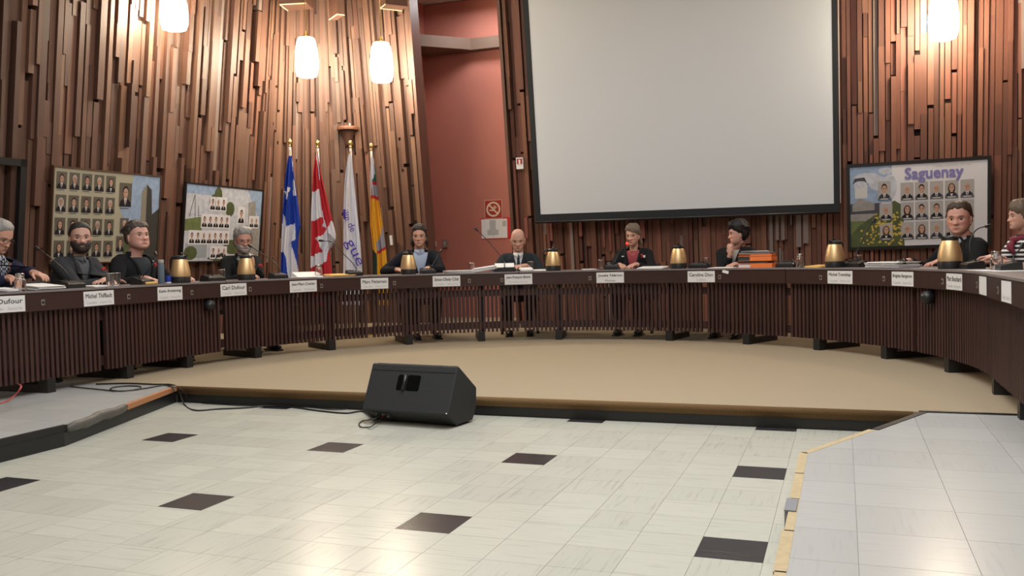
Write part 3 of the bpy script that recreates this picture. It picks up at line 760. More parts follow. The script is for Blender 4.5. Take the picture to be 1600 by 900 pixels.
sheets('yellow_envelope', 'yellow envelope before the white flag', 530, .24, .27, .20, 2, [M['yellow']], .1, .06, 'envelope', th=.008)
sheets('paper_stack', 'low paper stack right of the curly haired man', 716, .20, .29, .21, 7, W2, .12, .0, th=.004)
sheets('paper_stack', 'thick slanting file of white papers left of the open binder', 757, .24, .26, .25, 9, W2, -.05, .03, roll=-.13, th=.004)
sheets('paper_stack', 'grey white papers sloping at the hands of the bald man', 822, .16, .13, .14, 5, W2, .2, .16, th=.004)
sheets('paper_stack', 'white sheet lying left of the gold jug with left handle', 842, .22, .16, .22, 3, W2, .0, .06)
sheets('paper_stack', 'small paper scraps between the gold jug and the speaking woman', 920, .20, .14, .12, 3, W2, .5, .03, th=.003)
sheets('paper_stack', 'open booklet right of the hands of the speaking woman', 1020, .18, .28, .22, 4, W2, .03, .07, th=.003)
sheets('paper_stack', 'white sheets left of the orange folder pile', 1130, .14, .26, .2, 3, W2, .1, .02)
sheets('yellow_envelope', 'yellow envelope left of the gold jug at right', 1279, .22, .16, .2, 2, [M['yellow']], .1, .05, 'envelope', th=.006)
sheets('paper_stack', 'long white paper stack before the blue lettered poster', 1394, .18, .40, .21, 9, W2, .0, .0, th=.0055, jit=.02)
sheets('paper_stack', 'white papers behind the gold jug in front of the man at right', 1500, .26, .14, .22, 5, W2, .0, .0, th=.004)
sheets('paper_stack', 'white papers spread on the table end before the striped woman', 1560, .14, .42, .24, 2, W2, .1, .0, th=.002)
# open binder with two white cards
s, c = on_table(789, .20); t = thing('open_binder', 'open black binder with two white cards before the bald man', 'binder', c); tt, n, up = rot_at(s)
R_ = frame_rot(tt, n, up); R_ = R_ if R_.determinant() > 0 else frame_rot(-tt, n, up)
b = MB()
pf_ = [(-.06, 0), (-.06, .045), (.05, .095), (.06, .095), (.06, 0)]
b.prism([c+tt*-.115+n*o+up*z for o, z in pf_], tt*.23, M['black']); part('binder_cover', b, t)
for sx in (-1, 1):
    b = MB(); cc = c+tt*(.056*sx)+n*.0+up*.0715; b.box(cc, (.10, .105, .003), M['white'], R_ @ Matrix.Rotation(.427, 3, 'X')); part('card', b, t)
b = MB(); b.box(c+up*.077, (.012, .11, .012), M['black'], R_ @ Matrix.Rotation(.427, 3, 'X')); part('spine', b, t)
s, c = on_table(748, .10); b = MB()
# orange folder pile : every folder a thing
pile = [('folder', 'thick orange folder at the bottom of the pile', 'orange', .046, 1.0), ('folder', 'orange folder above the bottom one in the pile', 'orange', .040, 1.0)]
s, c0 = on_table(1183, .26); tt, n, up = rot_at(s); z = 0
R0 = frame_rot(tt, n, up); R0 = R0 if R0.determinant() > 0 else frame_rot(-tt, n, up)
def folder(lab, mat, inner, h, wd, dp, z, rz, spine=True, name='folder', slope=0.0, dx=0.0):
    t = thing(name, lab, 'folder', c0+up*z, 0, 'folders in the pile'); R_ = R0 @ Matrix.Rotation(rz, 3, 'Z') @ Matrix.Rotation(slope, 3, 'Y')
    off = tt*dx
    b = MB()
    for zz in (.002, h-.002): b.box(off+R_ @ Vector((0, 0, zz)), (wd, dp, .003), M[mat], R_)
    if spine: b.box(off+R_ @ Vector((wd/2-.0015+.0, 0, h/2)), (.003, dp, h-.002), M[mat], R_); b.box(off+R_ @ Vector((wd*.18, -dp/2+.002, h/2)), (wd*.64, .003, h-.004), M[mat], R_)
    part('cover', b, t, world=False)
    b = MB(); b.box(off+R_ @ Vector((-.004, .004, h/2)), (wd-.014, dp-.014, h-.008), M[inner], R_); part('pages', b, t, world=False)
folder('orange folder at the bottom of the pile by the chin resting woman', 'orange', 'white_b', .045, .33, .25, 0, .35)
folder('dark slate folder with brown sheets, second from the bottom of the pile', 'dark_folder', 'brown_card', .018, .31, .24, .047, .30, False, dx=-.02)
folder('orange folder with black spine in the middle of the pile', 'orange', 'dark_folder', .045, .33, .25, .067, .32)
folder('brown and orange folder near the top of the pile', 'orange', 'brown_card', .020, .32, .25, .114, .36)
folder('grey sheets in a thin folder on top of the pile', 'grey_card', 'white', .012, .31, .24, .137, .30, False)
t = thing('paper_stack', 'loose white sheets topmost on the orange folder pile', 'papers', c0+up*.150)
for i in range(3):
    b = MB(); R_ = R0 @ Matrix.Rotation(.28+.1*i, 3, 'Z') @ Matrix.Rotation(-.04, 3, 'X'); b.box(Vector((0, 0, .006+.003*i)), (.28-.03*i, .2, .002), W2[i % 2], R_); part('sheet', b, t, world=False)

# ================================================================== POSTERS
def wall_frame(kind, a, b_, topz):
    """origin TL, unit right, unit up along the leaning wall"""
    pass
class Plane:
    def __init__(s, tl, tr, bl): s.o = Vector(tl); s.w = (Vector(tr)-s.o).length; s.ux = (Vector(tr)-s.o).normalized(); d = Vector(bl)-s.o; d = d-s.ux*d.dot(s.ux); s.h = d.length; s.uy = -d.normalized(); s.n = s.ux.cross(s.uy)
    def p(s, x, y, k=0.0): return s.o+s.ux*x-s.uy*y+s.n*k         # x right, y DOWN in metres from top left
def poly_on(mb, pl, pts, mat, k): mb.add([pl.p(x, y, k) for x, y in pts], [tuple(range(len(pts)))[::-1]], mat)
def rect_on(mb, pl, x, y, w_, h_, mat, k): poly_on(mb, pl, [(x, y), (x+w_, y), (x+w_, y+h_), (x, y+h_)], mat, k)
def ell_pts(x, y, rx, ry, n=12, a0=0, a1=2*PI): return [(x+rx*math.cos(a0+(a1-a0)*i/n), y+ry*math.sin(a0+(a1-a0)*i/n)) for i in range(n+(0 if a1-a0 > 6 else 1))]
for nm, c in dict(ph_bg=(.12, .105, .08), ph_bg2=(.40, .38, .37), ph_suit=(.012, .012, .016), ph_suit2=(.03, .035, .06), ph_shirt=(.62, .6, .6), ph_skin=(.50, .30, .22), ph_skin2=(.42, .24, .18), ph_grey=(.45, .43, .40), ph_brown=(.05, .03, .02),
                  ph_dark=(.012, .01, .01), ph_cap=(.12, .12, .12), beige=(.40, .375, .285), sky=(.29, .39, .56), skyp=(.50, .55, .62), cloud=(.50, .53, .60), tower=(.05, .05, .045), tower2=(.25, .23, .18),
                  leaf=(.085, .105, .045), grass=(.14, .18, .07), flower=(.55, .40, .08), house=(.60, .60, .60), slate=(.07, .07, .09), stone=(.30, .29, .28), lilac=(.14, .12, .45), pale=(.68, .68, .72), water=(.32, .36, .40), violet=(.22, .20, .45)).items():
    M[nm] = P('print '+nm, c, .5, var=.35 if nm in ('leaf', 'grass', 'flower', 'sky', 'skyp', 'cloud', 'stone') else 0, scale=16, spec=.3)
def portrait(parent, pl, x, y, w_, h_, k, bg, hair, suit, skin='ph_skin', cap=True, woman=False, bald=False):
    b = MB(); e = .0006
    rect_on(b, pl, x, y, w_, h_, M[bg], k)
    cx = x+w_/2; hy = y+h_*.40
    poly_on(b, pl, [(x+w_*.04, y+h_), (x+w_*.08, y+h_*.80), (x+w_*.30, y+h_*.66), (x+w_*.70, y+h_*.66), (x+w_*.92, y+h_*.80), (x+w_*.96, y+h_)], M[suit], k+e)
    poly_on(b, pl, [(cx-w_*.13, y+h_*.64), (cx+w_*.13, y+h_*.64), (cx+w_*.02, y+h_*.97), (cx-w_*.02, y+h_*.97)], M['ph_shirt'], k+2*e)
    if not woman: poly_on(b, pl, [(cx-w_*.03, y+h_*.70), (cx+w_*.03, y+h_*.70), (cx+w_*.02, y+h_*.97), (cx-w_*.02, y+h_*.97)], M[suit], k+3*e)
    if woman: poly_on(b, pl, ell_pts(cx, hy+h_*.06, w_*.28, h_*.30), M[hair], k+2.5*e)
    elif not bald: poly_on(b, pl, ell_pts(cx, hy-h_*.05, w_*.225, h_*.225), M[hair], k+3*e)
    rect_on(b, pl, cx-w_*.09, hy+h_*.08, w_*.18, h_*.18, M[skin], k+3.5*e)
    poly_on(b, pl, ell_pts(cx, hy+h_*.02, w_*.19, h_*.205), M[skin], k+4*e)
    for sx in (-1, 1): poly_on(b, pl, [(cx+sx*w_*.03, hy-h_*.02), (cx+sx*w_*.12, hy-h_*.025), (cx+sx*w_*.12, hy+h_*.005), (cx+sx*w_*.03, hy+h_*.01)][::1 if sx > 0 else -1], M['ph_brown'], k+5*e)
    rect_on(b, pl, cx-w_*.07, hy+h_*.12, w_*.14, h_*.02, M['ph_skin2'], k+5*e)
    part('portrait', b, parent, world=True)
    if cap:
        b = MB(); rect_on(b, pl, x+w_*.08, y+h_*1.06, w_*.7, h_*.03, M['print'], k); rect_on(b, pl, x+w_*.5, y+h_*1.12, w_*.4, h_*.025, M['print_grey'], k); part('caption', b, parent)
HA = ['ph_dark', 'ph_brown', 'ph_grey']
def poster(lab, pl, fmat, fw, bgmat):
    t = thing('framed_poster', lab, 'poster', pl.p(pl.w/2, pl.h, -.01)); b = MB()
    for x, y, w_, h_ in ((0, 0, pl.w, fw), (0, pl.h-fw, pl.w, fw), (0, fw, fw, pl.h-2*fw), (pl.w-fw, fw, fw, pl.h-2*fw)):
        b.prism([pl.p(x, y, -.022), pl.p(x+w_, y, -.022), pl.p(x+w_, y+h_, -.022), pl.p(x, y+h_, -.022)], pl.n*.034, fmat)
    part('frame', b, t); b = MB()
    b.prism([pl.p(fw*.6, fw*.6, -.015), pl.p(pl.w-fw*.6, fw*.6, -.015), pl.p(pl.w-fw*.6, pl.h-fw*.6, -.015), pl.p(fw*.6, pl.h-fw*.6, -.015)], pl.n*.016, bgmat); part('print_sheet', b, t)
    return t
rp = random.Random(21)
# poster 1 : beige sheet, rows of dark portraits, sky and clock tower
pl = Plane(on_left(83, 258), on_left(252, 275), on_left(75.6, 413)); k0 = .0022
t = poster('framed poster of rows of dark portraits on beige, with a clock tower', pl, M['frame_bronze'], .014, M['beige'])
b = MB(); X = pl.w; Hh = pl.h
poly_on(b, pl, [(X*.72, .016), (X-.016, .016), (X-.016, Hh*.9), (X*.62, Hh*.9), (X*.66, Hh*.55), (X*.60, Hh*.42), (X*.68, Hh*.25)], M['sky'], k0); part('sky_print', b, t)
b = MB(); poly_on(b, pl, [(X*.805, Hh*.20), (X*.855, Hh*.11), (X*.865, Hh*.9), (X*.80, Hh*.9)], M['tower2'], k0+.0006)
poly_on(b, pl, [(X*.855, Hh*.11), (X*.905, Hh*.17), (X*.92, Hh*.45), (X-.016, Hh*.38), (X-.016, Hh-.016), (X*.70, Hh-.016), (X*.70, Hh*.86), (X*.86, Hh*.84)], M['tower'], k0+.0006)
poly_on(b, pl, [(X*.68, Hh*.62), (X*.805, Hh*.52), (X*.805, Hh*.9), (X*.68, Hh*.9)], M['tower2'], k0+.0005)
poly_on(b, pl, [(X*.62, Hh*.80), (X*.70, Hh*.66), (X*.80, Hh*.72), (X*.82, Hh*.96), (X*.66, Hh*.97)], M['leaf'], k0+.001); part('tower_print', b, t)
for r in range(4):
    for c_ in range(5):
        portrait(t, pl, .045+c_*.162, .055+r*.232, .130, .172, k0+.0012, 'ph_bg', rp.choice(HA), 'ph_suit', rp.choice(['ph_skin', 'ph_skin2']), True, rp.random() < .2)
portrait(t, pl, X*.585, .115, .180, .260, k0+.0012, 'ph_bg', 'ph_dark', 'ph_suit'); portrait(t, pl, X*.605, .50, .125, .165, k0+.0012, 'ph_bg', 'ph_grey', 'ph_suit')
portrait(t, pl, X*.575, .70, .122, .17, k0+.0012, 'ph_bg', 'ph_brown', 'ph_suit'); pass
part('lettering', text_mb('CONSEIL MUNICIPAL', .20, .022, pl.p(X*.84, .058, k0+.001), pl.ux, pl.uy, M['print_grey']), t).data.transform(Matrix.Translation(-t.location))
# poster 2 : pale sky, bridge, small white portraits
pl = Plane(on_left(290, 284), on_left(411, 296.7), on_left(282.4, 410.4)); X, Hh = pl.w, pl.h
t = poster('framed poster of small white portraits on a cloudy sky with a bridge', pl, M['frame_black'], .016, M['cloud'])
b = MB(); rect_on(b, pl, .012, .012, X*.4, Hh*.12, M['sky'], k0); poly_on(b, pl, [(X*.78, .012), (X-.012, .012), (X-.012, Hh*.5), (X*.92, Hh*.32)], M['sky'], k0)
for q_, (cx, cy, rx, ry) in enumerate(((.40, .13, .05, .11), (.56, .30, .06, .10), (.62, .80, .12, .10), (.10, .88, .08, .09), (.5, .95, .2, .035), (.35, .22, .06, .10))): poly_on(b, pl, ell_pts(X*cx, Hh*cy, X*rx, Hh*ry, 10), M['leaf'], k0+.0004+.00012*q_)
poly_on(b, pl, [(.015, Hh*.46), (X*.2, Hh*.42), (X*.22, Hh*.60), (.015, Hh*.60)], M['grass'], k0+.0005); rect_on(b, pl, .015, Hh*.62, X*.7, Hh*.2, M['cloud'], k0+.0005)
rect_on(b, pl, .05, Hh*.76, X*.26, Hh*.18, M['water'], k0+.0006); poly_on(b, pl, [(X*.8, Hh*.2), (X*.9, Hh*.16), (X*.93, Hh*.5), (X*.82, Hh*.5)], M['stone'], k0+.0007); rect_on(b, pl, X*.78, Hh*.5, X*.2, Hh*.47, M['stone'], k0+.0004)
for a, c_ in (((X*.06, Hh*.42), (X*.115, Hh*.14)), ((X*.13, Hh*.44), (X*.115, Hh*.14)), ((X*.17, Hh*.42), (X*.16, Hh*.28)), ((X*.02, Hh*.40), (X*.2, Hh*.40))):
    poly_on(b, pl, [a, (a[0]+.008, a[1]), (c_[0]+.008, c_[1]+.004), c_], M['slate'], k0+.0008)
part('landscape_print', b, t)
def strip_of(x, y, n, w_, h_):
    b = MB(); rect_on(b, pl, X*x-.008, Hh*y-.008, n*w_+.016, h_+.026, M['pale'], k0+.0010); part('mount', b, t)
    for i in range(n): portrait(t, pl, X*x+i*w_+.004, Hh*y, w_-.008, h_, k0+.0016, 'pale', rp.choice(HA), 'ph_suit', cap=False)
strip_of(.30, .16, 3, .105, .155); strip_of(.21, .39, 5, .108, .15); strip_of(.07, .60, 7, .108, .15); strip_of(.34, .80, 3, .105, .135); strip_of(.83, .38, 2, .10, .14)
b = MB(); rect_on(b, pl, X*.665, Hh*.26, .15, .23, M['pale'], k0+.001); part('mount', b, t); portrait(t, pl, X*.665+.01, Hh*.27, .13, .20, k0+.0016, 'pale', 'ph_dark', 'ph_suit', cap=False)
# poster 3 : blue lettered poster on the right
pl = Plane(on_back(1322, 257), on_back(1549, 243), on_back(1326.5, 391.5)); X, Hh = pl.w, pl.h; fw = .038
t = poster('black framed poster headed by large blue lettering, with house and yellow flowers', pl, M['frame_black'], fw, M['pale'])
b = MB(); rect_on(b, pl, fw, fw, X*.30, Hh*.42, M['sky'], k0)
for q_, (cx, cy, rx, ry) in enumerate(((.15, .17, .10, .06), (.24, .24, .08, .08), (.28, .10, .05, .04), (.31, .28, .05, .14), (.10, .24, .05, .04))): poly_on(b, pl, ell_pts(X*cx, Hh*cy, X*rx, Hh*ry, 14), M['cloud'], k0+.0003*(q_+1))
part('sky_print', b, t)
b = MB(); rect_on(b, pl, fw, Hh*.46, X*.22, Hh*.16, M['slate'], k0+.0005); rect_on(b, pl, fw, Hh*.58, X*.26, Hh*.10, M['stone'], k0+.0006); rect_on(b, pl, fw, Hh*.66, X*.10, Hh*.2, M['grass'], k0+.0007)
poly_on(b, pl, [(X*.10, Hh*.70), (X*.22, Hh*.58), (X*.34, Hh*.44), (X*.40, Hh*.50), (X*.41, Hh-fw), (fw, Hh-fw), (fw, Hh*.82)], M['leaf'], k0+.0008); part('garden_print', b, t)
b = MB(); rr_ = random.Random(5)
for i in range(120):
    x = X*rr_.uniform(.10, .39); y = Hh*rr_.uniform(.58, .945)
    if x < X*.2 and y < Hh*.72: continue
    poly_on(b, pl, ell_pts(x, y, .016*rr_.uniform(.6, 1.3), .013*rr_.uniform(.6, 1.2), 6), M['flower'], k0+.0010+.00001*i)
part('flower_print', b, t)['kind'] = 'stuff'
b = MB(); rect_on(b, pl, X*.06, Hh*.24, X*.09, Hh*.16, M['house'], k0+.001); poly_on(b, pl, [(X*.045, Hh*.23), (X*.06, Hh*.17), (X*.13, Hh*.16), (X*.155, Hh*.25)], M['slate'], k0+.0013)
poly_on(b, pl, [(X*.04, Hh*.48), (X*.09, Hh*.40), (X*.2, Hh*.46), (X*.2, Hh*.54), (X*.04, Hh*.55)], M['stone'], k0+.001); part('house_print', b, t)
for r in range(3):
    for c_ in range(6):
        x = [.235, .385, .485, .588, .690, .795][c_]*X; y = (.245+.224*r)*Hh; w_ = .138; h_ = .202
        if c_ == 0 and r == 0: x -= .015; y -= .03; h_ = .22
        portrait(t, pl, x, y, w_, h_, k0+.0016, 'ph_bg2', rp.choice(HA), rp.choice(['ph_suit', 'ph_suit2']), cap=False, woman=(c_, r) in ((4, 0), (1, 1), (0, 2), (2, 2)), bald=(c_, r) in ((0, 1), (5, 0)))
        b = MB(); rect_on(b, pl, x, y+h_-.026, w_, .026, M['ph_cap'], k0+.0055); rect_on(b, pl, x+w_*.2, y+h_-.016, w_*.6, .007, M['white'], k0+.0060); part('caption', b, t)
def letter(par, *a): o = part('lettering', text_mb(*a), par); return o
letter(t, 'Saguenay', X*.395, Hh*.165, pl.p(X*.615, Hh*.165, k0+.003), pl.ux, pl.uy, M['violet'], .0006, .055)
letter(t, 'CONSEIL MUNICIPAL  2017-2021', X*.26, Hh*.020, pl.p(X*.74, Hh*.075, k0+.003), pl.ux, pl.uy, M['print_grey'])

# ================================================================== SCREEN
def scr(px, py): return on_back(px, py, .30)
pl = Plane(scr(822, 5), scr(1305.5, -6.7), scr(845, 335)); X, Hh = pl.w, pl.h
BL = scr(845, 335); BR = scr(1303, 318); t = None
pl = Plane(BL + Vector((0, 0, 0)), BR, BL-Vector((0, -LEAN, 1)))
ux = pl.ux; upw = Vector((0, -LEAN, 1)).normalized(); nn = ux.cross(upw); W_ = (BR-BL).length; H_ = 2.72
o0 = BL
t = thing('projection_screen', 'large white projection screen with black border hung before the boards', 'screen', o0+ux*W_/2)
def Q(x, y, k=0): return o0+ux*x+upw*y+nn*k
b = MB(); b.prism([Q(0, 0), Q(W_, 0), Q(W_, H_), Q(0, H_)], nn*.006, M['screen']); part('screen_fabric', b, t)
b = MB(); bw = .075
for x0, x1, y0, y1 in ((-bw, 0, -bw*1.2, H_+bw), (W_, W_+bw*.8, -bw*1.2, H_+bw), (0, W_, -bw*1.2, 0), (0, W_, H_, H_+bw)):
    b.prism([Q(x0, y0, -.004), Q(x1, y0, -.004), Q(x1, y1, -.004), Q(x0, y1, -.004)], nn*.012, M['screen_border'])
part('border', b, t)
b = MB(); b.tube([Q(-bw, -bw*1.2-.012, .004), Q(W_+bw*.8, -bw*1.2-.012, .004)], .016, M['black'], 10); part('weight_bar', b, t, True)
b = MB(); b.box(Q(W_/2, H_+bw+.06, .0), (W_+.3, .11, .12), M['black'], frame_rot(ux, nn, upw)); part('roller_case', b, t)
for sx in (.05, W_-.05):
    b = MB(); b.box(Q(sx, H_+bw+.06, -.12), (.05, .22, .06), M['black'], frame_rot(ux, nn, upw)); part('wall_bracket', b, t)
b = MB(); b.box(Q(W_+bw*.8+.012, H_/2, -.06), (.008, .01, H_), M['white_b'], frame_rot(ux, nn, upw)); part('edge_cord', b, t)

# ================================================================== WALL SIGNS AND FITTINGS
def flat_plane(px0, py0, px1, py1, y):
    """upright rectangle on the plane y=const from two pixel corners"""
    def onY(px, py): d = ray(px, py); return CAM+d*((y-CAM.y)/d.y)
    a, c_ = onY(px0, py0), onY(px1, py1); return Plane((a.x, y, a.z), (c_.x, y, a.z), (a.x, y, c_.z))
YR = 12.695
pl = flat_plane(757, 313, 785, 341, YR); t = thing('no_smoking_sign', 'dark red no smoking sign on the red wall, above a floor plan', 'sign', pl.p(pl.w/2, pl.h)); X, Hh = pl.w, pl.h
b = MB(); b.prism([pl.p(0, 0, -.003), pl.p(X, 0, -.003), pl.p(X, Hh, -.003), pl.p(0, Hh, -.003)], pl.n*.006, M['cream']); b.prism([pl.p(.006, .006, 0), pl.p(X-.006, .006, 0), pl.p(X-.006, Hh-.006, 0), pl.p(.006, Hh-.006, 0)], pl.n*.0045, M['sign_red']); part('panel', b, t)
b = MB(); c_ = (X/2, Hh/2); R1, R2 = X*.40, X*.31; N = 28
V = [pl.p(c_[0]+r*math.cos(2*PI*i/N), c_[1]+r*math.sin(2*PI*i/N), .0055) for r in (R1, R2) for i in range(N)]
b.add(V, [(i, N+i, N+(i+1) % N, (i+1) % N) for i in range(N)], M['cream'])
a = R2*.72; wdt = .016; poly_on(b, pl, [(c_[0]-a-wdt*.5, c_[1]-a+wdt*.5), (c_[0]-a+wdt*.5, c_[1]-a-wdt*.5), (c_[0]+a+wdt*.5, c_[1]+a-wdt*.5), (c_[0]+a-wdt*.5, c_[1]+a+wdt*.5)], M['cream'], .0056)
poly_on(b, pl, [(c_[0]-R2*.75, c_[1]+.006), (c_[0]+R2*.1, c_[1]+.006), (c_[0]+R2*.1, c_[1]+.024), (c_[0]-R2*.75, c_[1]+.024)], M['cream'], .0053)
for kx, ky in ((.35, -.15), (.5, -.35), (.25, -.5), (.1, -.3)): poly_on(b, pl, ell_pts(c_[0]+R2*kx, c_[1]+R2*ky, .016, .008, 8), M['cream'], .0053)
part('cigarette_symbol', b, t)
pl = flat_plane(752, 343, 793, 371.5, YR); t = thing('floor_plan_sheet', 'white evacuation plan with grey building outline in a red border', 'sign', pl.p(pl.w/2, pl.h)); X, Hh = pl.w, pl.h
b = MB(); b.prism([pl.p(-.006, -.02, -.003), pl.p(X+.05, -.02, -.003), pl.p(X+.05, Hh+.012, -.003), pl.p(-.006, Hh+.012, -.003)], pl.n*.003, M['red']); part('border', b, t)
b = MB(); b.prism([pl.p(0, 0, 0), pl.p(X, 0, 0), pl.p(X, Hh, 0), pl.p(0, Hh, 0)], pl.n*.002, M['white_b']); part('sheet', b, t)
b = MB(); poly_on(b, pl, [(X*.32, Hh*.05), (X*.56, Hh*.05), (X*.56, Hh*.55), (X*.66, Hh*.55), (X*.66, Hh*.84), (X*.50, Hh*.84), (X*.47, Hh*.92), (X*.42, Hh*.84), (X*.23, Hh*.84), (X*.23, Hh*.55), (X*.32, Hh*.55)], M['print_grey'], .0026)
rect_on(b, pl, X*.82, Hh*.1, X*.15, Hh*.3, M['print_grey'], .0026); part('plan_print', b, t)
def wall_box(name, lab, cat, px0, py0, px1, py1, dep, mat, inner=None):
    pl = flat_plane(px0, py0, px1, py1, YR); t = thing(name, lab, cat, pl.p(pl.w/2, pl.h))
    b = MB(); b.prism([pl.p(0, 0, 0), pl.p(pl.w, 0, 0), pl.p(pl.w, pl.h, 0), pl.p(0, pl.h, 0)], pl.n*dep, mat); part('housing', b, t)
    b = MB(); rect_on(b, pl, pl.w*.25, pl.h*.25, pl.w*.5, pl.h*.4, inner or M['black'], dep+.001); part('dial', b, t)
wall_box('thermostat', 'grey brown thermostat on the red wall', 'thermostat', 693, 374.5, 700, 387, .04, M['grey_box'], M['grey_card'])
wall_box('light_switch', 'small white switch plate left of the thermostat', 'switch', 676, 377.5, 682, 385, .012, M['white_b'], M['grey_box'])
TLe = on_back(806, 246.5, .125); TRe = on_back(817, 246.2, .125); BLe = on_back(806.5, 264.5, .125)
pl = Plane(TLe, (TRe.x, TLe.y, TLe.z), BLe); X, Hh = pl.w, pl.h
t = thing('fire_sign', 'small white and red fire equipment sign on boards left of the screen', 'sign', pl.p(X/2, Hh))
b = MB(); b.prism([pl.p(0, 0, -.02), pl.p(X, 0, -.02), pl.p(X, Hh, -.02), pl.p(0, Hh, -.02)], pl.n*.023, M['white']); part('panel', b, t)
b = MB(); rect_on(b, pl, X*.12, Hh*.10, X*.76, Hh*.48, M['sign_red'], .004); rect_on(b, pl, X*.36, Hh*.18, X*.26, Hh*.38, M['white'], .0045); rect_on(b, pl, X*.2, Hh*.68, X*.6, Hh*.04, M['print_grey'], .004); part('symbol', b, t)
# white strip on a board left of curly haired man
TLe = on_back(608.5, 368, .13); TRe = on_back(612.3, 368, .13); BLe = on_back(609, 383, .13); pl = Plane(TLe, (TRe.x, TLe.y, TLe.z), BLe)
b = MB(); b.prism([pl.p(0, 0, -.02), pl.p(pl.w, 0, -.02), pl.p(pl.w, pl.h, -.02), pl.p(0, pl.h, -.02)], pl.n*.022, M['white_b'])
loc = pl.p(pl.w/2, pl.h/2); tag(link('switch_plate', b.mesh('switch_plate', loc), None, loc), 'narrow pale plate on the boards beside the yellow flag', 'plate')
# round wooden wall bracket
s_arc = 1.3*PI/2*.5; c_ = at_d(515, 188, 11.9); ctr = Vector((-6.3, 10.2, 0)); n_ = (Vector((c_.x, c_.y, 0))-ctr).normalized()
zc = c_.z; wallr = 1.3-LEAN*(zc-1.04); cw = ctr+n_*(wallr-.10); t = thing('wall_bracket_shelf', 'half round wooden wall bracket with dark cone, above the flags', 'shelf', (cw.x, cw.y, zc))
b = MB(); b.lathe([(.15, -.02), (.155, -.012), (.155, .024), (.15, .03)], P('reddish wood', (.20, .085, .05), .5), 28, Vector((cw.x, cw.y, zc))); part('shelf_disc', b, t, True, sharp=40)
b = MB(); b.lathe([(.035, -.26), (.05, -.20), (.075, -.10), (.11, -.035), (.115, -.02)], M['chair_wood'], 24, Vector((cw.x, cw.y, zc))); part('cone', b, t, True)
b = MB(); q = Vector((cw.x, cw.y, zc))+FLATR*.04-n_*.05; b.lathe([(.02, .03), (.02, .036), (.007, .05), (.012, .066), (.003, .085)], M['chrome'], 12, q); part('finial', b, t, True)

# ================================================================== PENDANT LAMPS
def pendant(px, pyc, d, lab, on=True, r=.15, h=.50, canopy=True, group='pendant lamps'):
    c = at_d(px, pyc, d); t = thing('pendant_lamp', lab, 'lamp', c, 0, group); m = M['lamp_glass'] if on else M['lamp_off']
    b = MB(); b.lathe([(r*.60, -h/2), (r*.84, -h*.47), (r*.98, -h*.30), (r, -h*.08), (r*.93, h*.18), (r*.80, h*.40), (r*.66, h/2)], m, 24, c); part('glass_shade', b, t, True)
    b = MB(); b.lathe([(r*.5, h/2-.002), (r*.5, h/2+.02), (r*.16, h/2+.05), (r*.12, h/2+.09)], M['brass'], 16, c); part('cap', b, t, True, sharp=40)
    b = MB(); b.tube([c+Vector((0, 0, h/2+.08)), Vector((c.x, c.y, CEIL+.005))], .007, M['brass'], 6); part('cord', b, t)
    b = MB(); b.lathe([(.07, CEIL-.05-c.z), (.075, CEIL-.045-c.z), (.075, CEIL+.008-c.z)], M['brass'], 16, c); part('ceiling_rose', b, t, True, sharp=40)
    return t
pendant(271.5, 17, 9.95, 'glowing pendant lamp at top left, cut by the frame', h=.42)
pendant(479, 90, 11.75, 'glowing pendant lamp above the flags, the left of the two')
pendant(596, 98, 11.75, 'glowing pendant lamp above the flags, the right of the two')
pendant(1474, 25, 9.6, 'glowing pendant lamp at top right above the blue lettered poster')
pendant(652, 122, 12.75, 'unlit white pendant lamp half hidden in the red recess', False, .085, .40)

# angular wooden boxes high on the board wall over the flags
def canopy(px, py, wd, lab, turn):
    c = at_d(px, py, 11.9); t = thing('board_box', lab, 'box', c, 0, 'angular wooden boxes high on the wall')
    a = turn; f1 = Vector((math.cos(a), math.sin(a), 0)); f2 = Vector((-f1.y, f1.x, 0)); H = CEIL-c.z-.02
    b = MB(); b.prism([c, c+f1*wd, c+f1*wd+f2*.30, c+f2*.30], Vector((0, 0, H)), M['board']); part('box_body', b, t)
    b = MB(); b.tube([c+f2*.30, c, c+f1*wd], .009, M['cream'], 4); part('edge_trim', b, t)
canopy(437, 7, .36, 'angular wooden box at top edge, left of the first lamp over the flags', .25)
canopy(527, 22, .10, 'small angular wooden block near the top edge between the two lamps', .9)
canopy(594, 13, .22, 'angular wooden box at the top edge over the right lamp', -.75)

